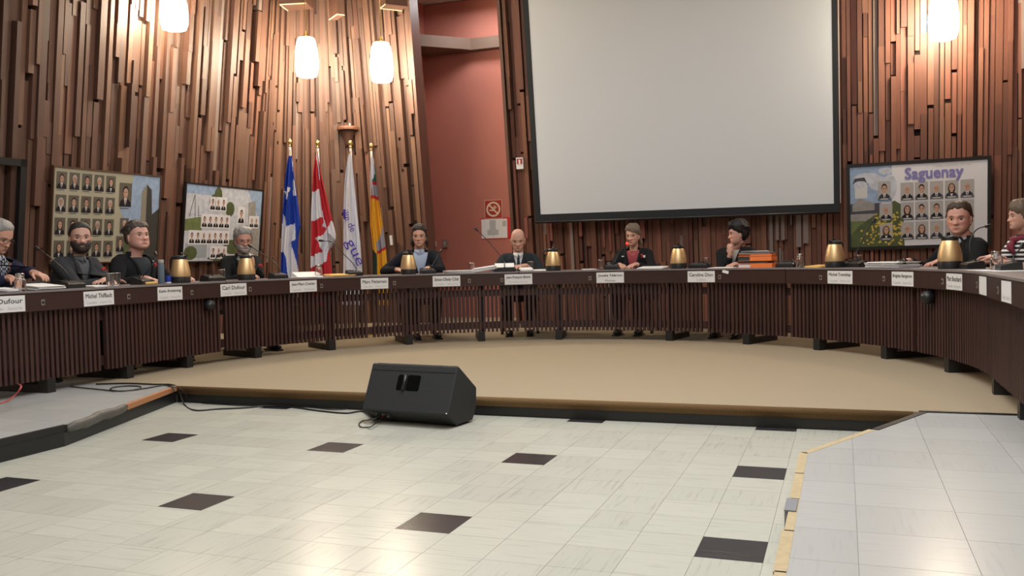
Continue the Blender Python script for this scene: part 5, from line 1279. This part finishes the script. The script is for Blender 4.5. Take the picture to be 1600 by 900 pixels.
    if glasses:
        b = MB()
        for sx in (-1, 1):
            zo = glasses if isinstance(glasses, float) else -.004
            ring = [HM((sx*.034+.021*math.cos(q*2*PI/14), .098+.000, zo+.014*math.sin(q*2*PI/14))) for q in range(15)]
            b.tube(ring, .0016, M['glasses'], 5); b.tube([HM((sx*.055, .096, zo+.004)), HM((sx*.076, .05, zo+.006)), HM((sx*.079, -.01, .004))], .0018, M['glasses'], 5)
        b.tube([HM((-.013, .098, zo+.004)), HM((0, .101, zo+.006)), HM((.013, .098, zo+.004))], .0018, M['glasses'], 5); part('spectacles', b, t, True)
    # --- clothes
    jm = jacket
    b = MB(); torso(b, jm, 0, 0, us)
    for sd, S_, El, W_, D, Nn, curl, cfg in A:
        b.ell(S_-up*.008, (.070*sw, .070*sw, .066), jm, frame_rot(r, f, up), 14, 9)
        b.tube([L(sd*.08*sw, tyc(.9), zh+(zn-zh)*.91), S_+up*.006], [.058, .062*sw], jm, 14)
        en = W_-(W_-El).normalized()*cfg.get('cuff', .025)
        if sleeves: b.tube([S_, S_.lerp(El, .5), El-(El-S_).normalized()*.01, El, El.lerp(en, .12), El.lerp(en, .55), en], [.067*sw, .060*bulk, .054, .053, .053, .047, .040], jm, 16)
        else: b.tube([S_, S_.lerp(El, .5), S_.lerp(El, .92)], [.064*sw, .055, .050], jm, 16)
    jme = remesh(b, .0125, 3, 'jacket')
    cut_z = zn-vneck; bmh = bmesh.new(); bmh.from_mesh(jme); toL = lambda p: ((p-O).dot(r), (p-O).dot(f), (p-O).dot(up))
    if not no_v:
        for sd in (-1, 1):
            p0 = L(0, 0, cut_z); dirv = (r*sd*vw+up*(vneck+.01)).normalized(); nrm = dirv.cross(f)
            bmesh.ops.bisect_plane(bmh, geom=bmh.verts[:]+bmh.edges[:]+bmh.faces[:], plane_co=p0, plane_no=nrm)
        dead = []
        for fc in bmh.faces:
            x, y, z = toL(fc.calc_center_median())
            if z > cut_z and tyc(uz(z))+.02 < y < front_y(uz(z), x)+.04 and abs(x) < vw*(z-cut_z)/(vneck+.01)-.0003 and z < zn+.03: dead.append(fc)
        bmesh.ops.delete(bmh, geom=dead, context='FACES')
    bmh.to_mesh(jme); bmh.free(); jme.materials.clear(); jme.materials.append(jm)
    tree_me = jme.copy(); jme.transform(Matrix.Translation(-O)); jme.polygons.foreach_set('use_smooth', [True]*len(jme.polygons))
    jo = link('knit_top' if knit else 'jacket', jme, t)
    if not no_v:
        bv = BVHTree.FromPolygons([v.co.copy() for v in tree_me.vertices], [list(p.vertices) for p in tree_me.polygons])
        def onj(x, z, k=.004):
            h = bv.ray_cast(L(x, 1.2, z), -f)
            if h[0] is None: h = (L(x, front_y(uz(z), x), z),)
            return h[0]+f*k
        for sd in (-1, 1):                                       # lapels folded back along the opening
            b = MB(); V = []; K = 9
            for i in range(K+1):
                q = i/K; z = cut_z+(vneck-.012)*q; xe = vw*(z-cut_z)/(vneck+.01); wd = .052*math.sin(PI*min(1, .12+q*.95))**.7 if q < .72 else .048*(1.15-q)/.43*.9
                yk = .0035
                for m_, kk in ((0.0, .003), (.5, .010), (1.0, .006)): V.append(onj(sd*(xe+.001+wd*m_), z+.010*m_, kk))
            F = [(i*3+j, i*3+j+1, (i+1)*3+j+1, (i+1)*3+j) if sd > 0 else (i*3+j, (i+1)*3+j, (i+1)*3+j+1, i*3+j+1) for i in range(K) for j in range(2)]
            b.add(V, F, jm); o = part('lapel', b, jo, True); so = o.modifiers.new('thick', 'SOLIDIFY'); so.thickness = .004
        cb = MB(); V = []; K = 16                                 # collar round the back of the neck
        for i in range(K+1):
            an = PI*(-.12)+PI*1.24*i/K; c_, s_ = math.cos(an), -math.sin(an)
            for (rr, zz) in ((.071, -.008), (.067, .026), (.084, -.018)): V.append(L(c_*rr*sw**.5*bulk**.3, lean-.002+s_*(rr-.003)*bulk**.3, zn+zz))
        F = [(i*3+j, i*3+j+1, (i+1)*3+j+1, (i+1)*3+j) for i in range(K) for j in range(2)]; cb.add(V, F, jm); o = part('jacket_collar', cb, jo, True)
        so = o.modifiers.new('thick', 'SOLIDIFY'); so.thickness = .005
        if shirt:
            b = MB(); torso(b, shirt, -.010, -.008, us[5:22], cap=False); sh_ = part('shirt', b, t, True)
            if collar:
                b = MB()
                for sd in (-1, 1):
                    V = []
                    for i in range(9):
                        an = PI*(.5-.47*i/8); c_, s_ = math.cos(an), math.sin(an)
                        hgt = .030; V += [L(sd*(.058*bulk**.3)*c_, lean+.010-(.05)*math.cos(PI*i/8)*-1*.0+(.056*s_), zn+.012), L(sd*(.066*bulk**.3)*c_+sd*.010*(1 if i < 2 else 0), lean+.010+(.070*s_)+.004, zn-.030-(.018 if i < 3 else 0))]
                    b.add(V, [(2*i, 2*i+1, 2*i+3, 2*i+2) for i in range(8)], shirt)
                o = part('shirt_collar', b, sh_, True); so = o.modifiers.new('thick', 'SOLIDIFY'); so.thickness = .003
            if tie:
                b = MB(); V = []
                zz = [zn-.018, zn-.045, zn-.065, zn-.12, zn-.20, zn-.27]; ww = [.014, .019, .013, .019, .026, .030]
                for z, w_ in zip(zz, ww):
                    y = front_y(uz(z), 0, -.008)+.008+(.008 if z > zn-.05 else 0); V += [L(-w_, y, z), L(w_, y, z)]
                b.add(V, [(2*i, 2*i+1, 2*i+3, 2*i+2) for i in range(5)], tie); o = part('tie', b, t, True); so = o.modifiers.new('thick', 'SOLIDIFY'); so.thickness = .006
        if poppy:
            for (x, dz, kind) in poppy:
                c = onj(x, zn-dz, .006); b = MB()
                if kind == 'poppy':
                    for q in range(4): b.ell(c+(r*math.cos(q*PI/2+.4)+up*math.sin(q*PI/2+.4))*.011, (.015, .004, .015), M['red'], frame_rot(r, f, up), 10, 6)
                    b.ell(c+f*.004, (.007, .004, .007), M['black'], frame_rot(r, f, up), 8, 5); part('poppy_pin', b, jo, True)
                else: b.box(c, (.022, .006, .028) if kind == 'badge' else (.03, .005, .012), M['white'], frame_rot(r, f, up)); part('white_badge', b, jo)
    else:
        tree_me = tree_me
    bpy.data.meshes.remove(tree_me)
    b = MB(); tm = M['trouser']; b.ell(L(0, .0, .50), (.18*sw, .15, .10), tm, frame_rot(r, f, up), 16, 10)
    for sd in (-1, 1):
        b.tube([L(sd*.09, .0, .50), L(sd*.105, .2, .515), L(sd*.12, .42, .51), L(sd*.12, .455, .47), L(sd*.12, .44, .3), L(sd*.12, .42, .09)], [.088, .085, .072, .068, .062, .055], tm, 14)
    tme = remesh(b, .02, 2, 'trousers'); tme.materials.clear(); tme.materials.append(tm); tme.transform(Matrix.Translation(-O)); link('trousers', tme, t)
    for sd in (-1, 1):
        b = MB(); R_ = frame_rot(r, f, up); b.ell(L(sd*.12, .47, .038), (.046, .135, .038), M['shoe'], R_, 14, 8); b.box(L(sd*.12, .46, .008), (.08, .25, .016), M['shoe'], R_); part('shoe', b, t, True)
    if extra: extra(t, L, HM, zn, lean, tyc, uz, front_y, r, f, up, Hc, A)
    return t, O, f, r
M['trouser'] = P('dark wool trousers', (.014, .014, .016), .9)
def cloth(nm, c, var=.2, scale=180): M[nm] = P(nm, c, .88, var=var, scale=scale, bump=.12, spec=.2); return M[nm]
cloth('navy blazer', (.016, .018, .045)); cloth('charcoal jacket', (.040, .042, .046), .35); cloth('black blazer', (.011, .012, .014)); cloth('dark grey suit', (.022, .028, .033)); cloth('midnight blazer', (.010, .011, .016)); cloth('black suit', (.010, .011, .012))
cloth('grey shirt', (.11, .12, .13)); cloth('slate sweater', (.028, .034, .042)); cloth('sage shirt', (.26, .30, .27)); cloth('sky shirt', (.42, .50, .66)); cloth('white shirt', (.68, .69, .70)); cloth('rose top', (.36, .07, .085)); cloth('blue grey shirt', (.30, .36, .42)); cloth('striped tie', (.03, .04, .06)); cloth('pale blouse', (.42, .38, .34))
def plaid():
    m, nt, b = new_mat('plaid shirt'); tc = nt.nodes.new('ShaderNodeTexCoord'); ck = nt.nodes.new('ShaderNodeTexChecker'); ck.inputs['Scale'].default_value = 52
    ck.inputs['Color1'].default_value = (.014, .018, .035, 1); ck.inputs['Color2'].default_value = (.42, .45, .50, 1); nt.links.new(tc.outputs['Object'], ck.inputs['Vector']); nt.links.new(ck.outputs['Color'], b.inputs['Base Color']); b.inputs['Roughness'].default_value = .9
    return m
M['plaid'] = plaid()
def stripes(nm, dark, light, per, axis=2):
    m, nt, b = new_mat(nm); tc = nt.nodes.new('ShaderNodeTexCoord'); sp_ = nt.nodes.new('ShaderNodeSeparateXYZ'); mu = nt.nodes.new('ShaderNodeMath'); mu.operation = 'MULTIPLY'; mu.inputs[1].default_value = 1/per
    fr = nt.nodes.new('ShaderNodeMath'); fr.operation = 'FRACT'; gt = nt.nodes.new('ShaderNodeMath'); gt.operation = 'GREATER_THAN'; gt.inputs[1].default_value = .55; mx = nt.nodes.new('ShaderNodeMix'); mx.data_type = 'RGBA'
    mx.inputs[6].default_value = (*dark, 1); mx.inputs[7].default_value = (*light, 1)
    nt.links.new(tc.outputs['Object'], sp_.inputs[0]); nt.links.new(sp_.outputs[axis], mu.inputs[0]); nt.links.new(mu.outputs[0], fr.inputs[0]); nt.links.new(fr.outputs[0], gt.inputs[0]); nt.links.new(gt.outputs[0], mx.inputs[0]); nt.links.new(mx.outputs[2], b.inputs['Base Color']); b.inputs['Roughness'].default_value = .9
    return m
M['striped'] = stripes('striped knit', (.012, .012, .016), (.70, .68, .66), .034)
TH = .80   # wrist height of a hand resting on the table, above the platform
PEOPLE = []
def rest(sd, x, y, dx=0.0, curl=.25, z=TH, **k): return dict(s=sd, w=(x, y, z), d=(dx, 1, -.16), n=(0, -.2, -1), curl=curl, **k)
GREY = (.27, .26, .25); GREYD = (.12, .115, .11); DK = (.018, .014, .012); BR = (.055, .035, .022); BL_ = (.008, .007, .008)
PEOPLE.append(person('man with short grey hair and spectacles reading down, at the left edge', 12, 376, .72, 48, -24, turn=.25, lean=.16, hk=1.06, bulk=1.08, glasses=True, jacket=M['navy blazer'], shirt=M['plaid'], vneck=.26, vw=.10, brow=(.2, .18, .17), skin=(.55, .30, .22),
    hair=dict(c=GREY, zf=.070, zt=.045, zs=-.005, zb=-.06, t=.010), arms=[dict(s=1, px=(15, 434, -.28), d=(.5, .8, -.15), n=(0, 0, -1), curl=.5), dict(s=-1, px=(62, 429, -.25), d=(.2, 1, -.25), n=(0, 0, -1), curl=.35)], poppy=[(-.115, .09, 'poppy')], seed=1))
PEOPLE.append(person('man with full dark beard and charcoal jacket, second from the left', 128, 371, .80, 8, 3, lean=.12, hk=1.08, sw=1.05, jacket=M['charcoal jacket'], shirt=M['grey shirt'], vneck=.27, vw=.085, brow=(.02, .014, .012), skin=(.55, .32, .25), jaw=1.04,
    hair=dict(c=(.030, .026, .024), zf=.073, zt=.05, zs=-.018, zb=-.06, t=.012), beard=((.030, .022, .020), -.022, .011), arms=[dict(s=1, w=(-.02, .46, TH), d=(-1, .25, -.1), n=(0, 0, -1), curl=.2, out=1.2), dict(s=-1, w=(.09, .52, TH), d=(1, .25, -.1), n=(0, 0, -1), curl=.2, out=1.2)], poppy=[(-.125, .115, 'poppy')], seed=2))
PEOPLE.append(person('heavy man with wavy grey brown hair and dark grey sweater under a black blazer', 224, 367, .80, 34, 9, turn=.15, lean=.06, hk=1.12, sw=1.1, bulk=1.25, jaw=1.24, wide=1.10, jacket=M['black blazer'], shirt=M['slate sweater'], vneck=.34, vw=.13, collar=False, brow=(.07, .05, .04), skin=(.56, .31, .25),
    hair=dict(c=(.075, .06, .052), zf=.062, zt=.04, zs=-.014, zb=-.065, t=.017, lump=.7, freq=40), arms=[rest(1, .26, .40), rest(-1, -.24, .40)], poppy=[(-.155, .10, 'poppy'), (-.135, .065, 'bar')], seed=3))
PEOPLE.append(person('man with grey hair, grey beard and low spectacles, hand at his mouth', 383, 377, .82, 12, -6, lean=.08, hk=1.06, jacket=M['black suit'], shirt=M['sage shirt'], vneck=.32, vw=.10, glasses=-.012, brow=(.25, .24, .23), skin=(.52, .27, .20),
    hair=dict(c=GREY, zf=.062, zt=.035, zs=-.03, zb=-.085, t=.022, lump=.45), beard=((.34, .31, .29), -.03, .012), arms=[dict(s=-1, px=(394, 412, -.22), d=(-.15, -.25, 1), n=(.45, -.9, 0), curl=.95, out=.7, down=1.2), rest(1, .12, .44)], poppy=[(-.125, .11, 'poppy')], seed=4))
PEOPLE.append(person('man with dark curly shoulder length hair, open light blue shirt and midnight blazer', 654, 369.5, .82, -6, 0, lean=.10, hk=1.06, sw=1.08, jacket=M['midnight blazer'], shirt=M['sky shirt'], vneck=.36, vw=.105, brow=(.03, .02, .015), skin=(.52, .29, .21), wide=.94,
    hair=dict(c=(.035, .026, .022), zf=.062, zt=.036, zs=-.05, zb=-.10, t=.017, lump=.7, freq=38, drop=[(.078, -.01, -.01, .085, .022, .12), (-.078, -.01, -.01, .07, .020, .1), (.07, -.035, -.03, .09, .026, .1), (-.07, -.035, -.03, .09, .026, .1)]),
    arms=[dict(s=-1, px=(668, 419, -.26), d=(.4, 1, -.1), n=(0, 0, -1), curl=.3, out=1.3, down=.7), rest(1, .30, .36, -.6, out=1.3)], seed=5))
PEOPLE.append(person('bald man in dark grey suit and tie looking down at his papers', 809, 378, .80, -2, -15, lean=.13, hk=1.06, jacket=M['dark grey suit'], shirt=M['white shirt'], vneck=.24, vw=.062, tie=M['striped tie'], brow=(.16, .10, .07), skin=(.56, .32, .24),
    arms=[dict(s=1, w=(.10, .42, TH+.01), d=(-.9, .5, -.05), n=(0, -.3, -1), curl=.5, out=1.1), dict(s=-1, w=(-.09, .43, TH+.01), d=(.9, .55, .0), n=(0, -.3, -1), curl=.5, out=1.1)], seed=6))
def ponytail(t, L, HM, zn, lean, tyc, uz, front_y, r, f, up, Hc, A):
    b = MB(); k = 'hair 0.150 0.115 0.085'; b.tube([HM((0, -.095, .01)), HM((-.02, -.125, -.03)), HM((-.05, -.12, -.09)), HM((-.07, -.10, -.12))], [.03, .034, .026, .008], M[k], 12); part('ponytail', b, t, True)
    b = MB(); b.tube([L(.052*math.cos(q*PI/8), lean+.052*math.sin(q*PI/8)+.03, zn-.012-.06*math.sin(q*PI/8)**2) for q in range(9)], .002, M['brass'], 5); part('necklace', b, t, True)
PEOPLE.append(person('woman with light brown fringe and rose top speaking at the red lit microphone', 985, 369, .80, -20, -5, lean=.10, hk=1.0, sw=.92, bulk=.9, jacket=M['black blazer'], shirt=M['rose top'], vneck=.34, vw=.085, collar=False, brow=(.10, .07, .05), skin=(.55, .31, .23), wide=.95, lips=(.42, .09, .10),
    hair=dict(c=(.150, .115, .085), zf=.046, zt=.018, zs=-.026, zb=-.075, t=.019, lump=.6, freq=40, slant=.35), arms=[rest(1, .09, .43, -.5, .5), rest(-1, -.10, .44, .6, .5)], poppy=[(-.10, .085, 'poppy'), (-.135, .09, 'badge'), (.115, .085, 'bar')], seed=7, extra=ponytail))
def earring(t, L, HM, zn, lean, tyc, uz, front_y, r, f, up, Hc, A):
    b = MB(); c = HM((.083, -.004, -.055)); b.ell(c, (.004, .004, .010), M['brass'], nu=8, nv=6); part('earring', b, t, True)
PEOPLE.append(person('woman with short black hair in profile, chin resting on her hand', 1141, 366, .78, -78, -4, turn=.10, lean=.12, dx=-.045, hk=1.02, sw=.95, jacket=M['black blazer'], shirt=M['pale blouse'], vneck=.20, vw=.08, collar=False, brow=(.02, .014, .012), skin=(.56, .31, .24), lips=(.40, .12, .11),
    hair=dict(c=BL_, zf=.048, zt=.020, zs=-.012, zb=-.085, t=.030, lump=.5, freq=34), arms=[dict(s=1, px=(1141, 397, -.10), d=(.12, .0, 1), n=(-.5, -.8, .1), curl=1.0, out=.5, down=1.3, cuff=.035), dict(s=-1, px=(1149, 413, -.30), d=(.3, 1, -.1), n=(0, 0, -1), curl=.4)], seed=8, extra=earring))
PEOPLE.append(person('brown haired man in dark jacket with open blue grey collar, at right', 1494, 342, .78, -14, -2, turn=-.12, lean=.05, hk=1.15, sw=1.08, bulk=1.15, jaw=1.12, wide=1.03, jacket=M['black suit'], shirt=M['blue grey shirt'], vneck=.26, vw=.085, brow=(.09, .06, .04), skin=(.54, .28, .21),
    hair=dict(c=BR, zf=.068, zt=.046, zs=-.005, zb=-.06, t=.013), arms=[rest(1, .26, .40), rest(-1, -.22, .40)], poppy=[(-.07, .075, 'poppy')], seed=9))
def scarf(t, L, HM, zn, lean, tyc, uz, front_y, r, f, up, Hc, A):
    b = MB(); ring = [L(.078*math.cos(q*2*PI/16), lean+.004+.078*math.sin(q*2*PI/16), zn-.012-.03*math.sin(q*2*PI/16)) for q in range(17)]; b.tube(ring, .024, M['red_scarf'], 10)
    y0 = front_y(uz(zn-.08), 0); b.tube([L(.01, lean+.085, zn-.04), L(.015, y0+.03, zn-.09), L(.03, front_y(uz(zn-.17), .03)+.02, zn-.17), L(.035, front_y(uz(zn-.25), .03)+.018, zn-.25)], [.022, .024, .030, .012], M['red_scarf'], 10, flat=.6)
    b.tube([L(.0, lean+.085, zn-.04), L(-.02, y0+.03, zn-.09), L(-.05, front_y(uz(zn-.16), .05)+.02, zn-.16)], [.02, .022, .010], M['red_scarf'], 10, flat=.6); part('scarf', b, t, True)
    for sd, S_, El, W_, D, Nn, curl, cfg in A:
        if sd > 0:
            q = W_-(W_-El).normalized()*.03; b = MB(); d_ = (W_-El).normalized(); b.tube([q-d_*.006, q+d_*.006], .034, M['chrome'], 16); part('bracelet', b, t, True)
PEOPLE.append(person('woman with brown bob, striped top and dark red scarf, at the right edge', 1579, 338, .84, -72, 0, turn=-.15, lean=.10, dx=-.03, hk=.94, sw=.95, jacket=M['striped'], no_v=True, knit=True, sleeves=False, brow=(.10, .07, .05), skin=(.56, .32, .24), lips=(.38, .14, .12),
    hair=dict(c=(.135, .095, .065), zf=.042, zt=.014, zs=-.050, zb=-.09, t=.022, lump=.35, slant=.2), arms=[dict(s=1, px=(1557, 402, -.20), d=(.8, .5, .05), n=(0, 0, -1), curl=.4, out=.8), dict(s=-1, w=(-.2, .42, TH), d=(.3, 1, -.1), n=(0, 0, -1), curl=.3)], seed=10, extra=scarf))

# ================================================================== CHAIRS
def make_chair():
    t = thing('council_chair', 'x', 'chair', (0, 0, 0), 0, 'dark chairs behind the council table')
    b = MB(); b.box((0, .02, .415), (.48, .46, .07), M['chair']); o = part('seat', b, t, False, False); m = o.modifiers.new('round', 'BEVEL'); m.width = .025; m.segments = 3
    b = MB(); V = []
    for x in (-.23, -.12, 0, .12, .23):
        k = .05*(x/.23)**2
        for z, y in ((.50, -.20), (.66, -.245), (.80, -.27)): V += [(x, y+k, z), (x, y+k-.045, z)]
    n_ = 6; F = []
    for i in range(4):
        a, c = i*n_, (i+1)*n_
        for j in (0, 2): F += [(a+j, c+j, c+j+2, a+j+2), (a+j+1, a+j+3, c+j+3, c+j+1)]
        F += [(a+4, c+4, c+5, a+5), (a, a+1, c+1, c)]
    F += [(0, 2, 3, 1), (2, 4, 5, 3), (24, 25, 27, 26), (26, 27, 29, 28)]
    b.add([Vector(v) for v in V], F, M['chair']); o = part('backrest', b, t, True, False); m = o.modifiers.new('round', 'BEVEL'); m.width = .012; m.segments = 2
    for x, y in ((-.20, .20), (.20, .20), (-.20, -.18), (.20, -.18)):
        b = MB(); b.tube([(x, y, .39), (x*1.06, y*1.1, .0)], [.022, .016], M['chair_wood'], 8); part('leg', b, t, True, False)
    for x in (-.2, .2):
        b = MB(); b.tube([(x, -.19, .40), (x, -.23, .56)], .016, M['chair_wood'], 8); part('back_support', b, t, True, False)
    return t
ch0 = make_chair()
names = ['under the man cut by the left edge', 'under the bearded man in charcoal', 'under the heavy man in the dark sweater', 'under the grey bearded man', 'under the curly haired man', 'under the bald man', 'under the woman at the lit microphone', 'under the woman resting her chin', 'under the man with the blue grey collar', 'under the woman in stripes']
for k, (t, O, f, r) in enumerate(PEOPLE):
    rz = math.atan2(f.y, f.x)-PI/2; loc = Vector((O.x, O.y, PL_Z))-f*.03
    c = ch0 if k == 0 else dup(ch0, loc, rz)
    if k == 0: c.location = loc; c.rotation_euler = (0, 0, rz)
    c['label'] = 'dark upholstered chair '+names[k]
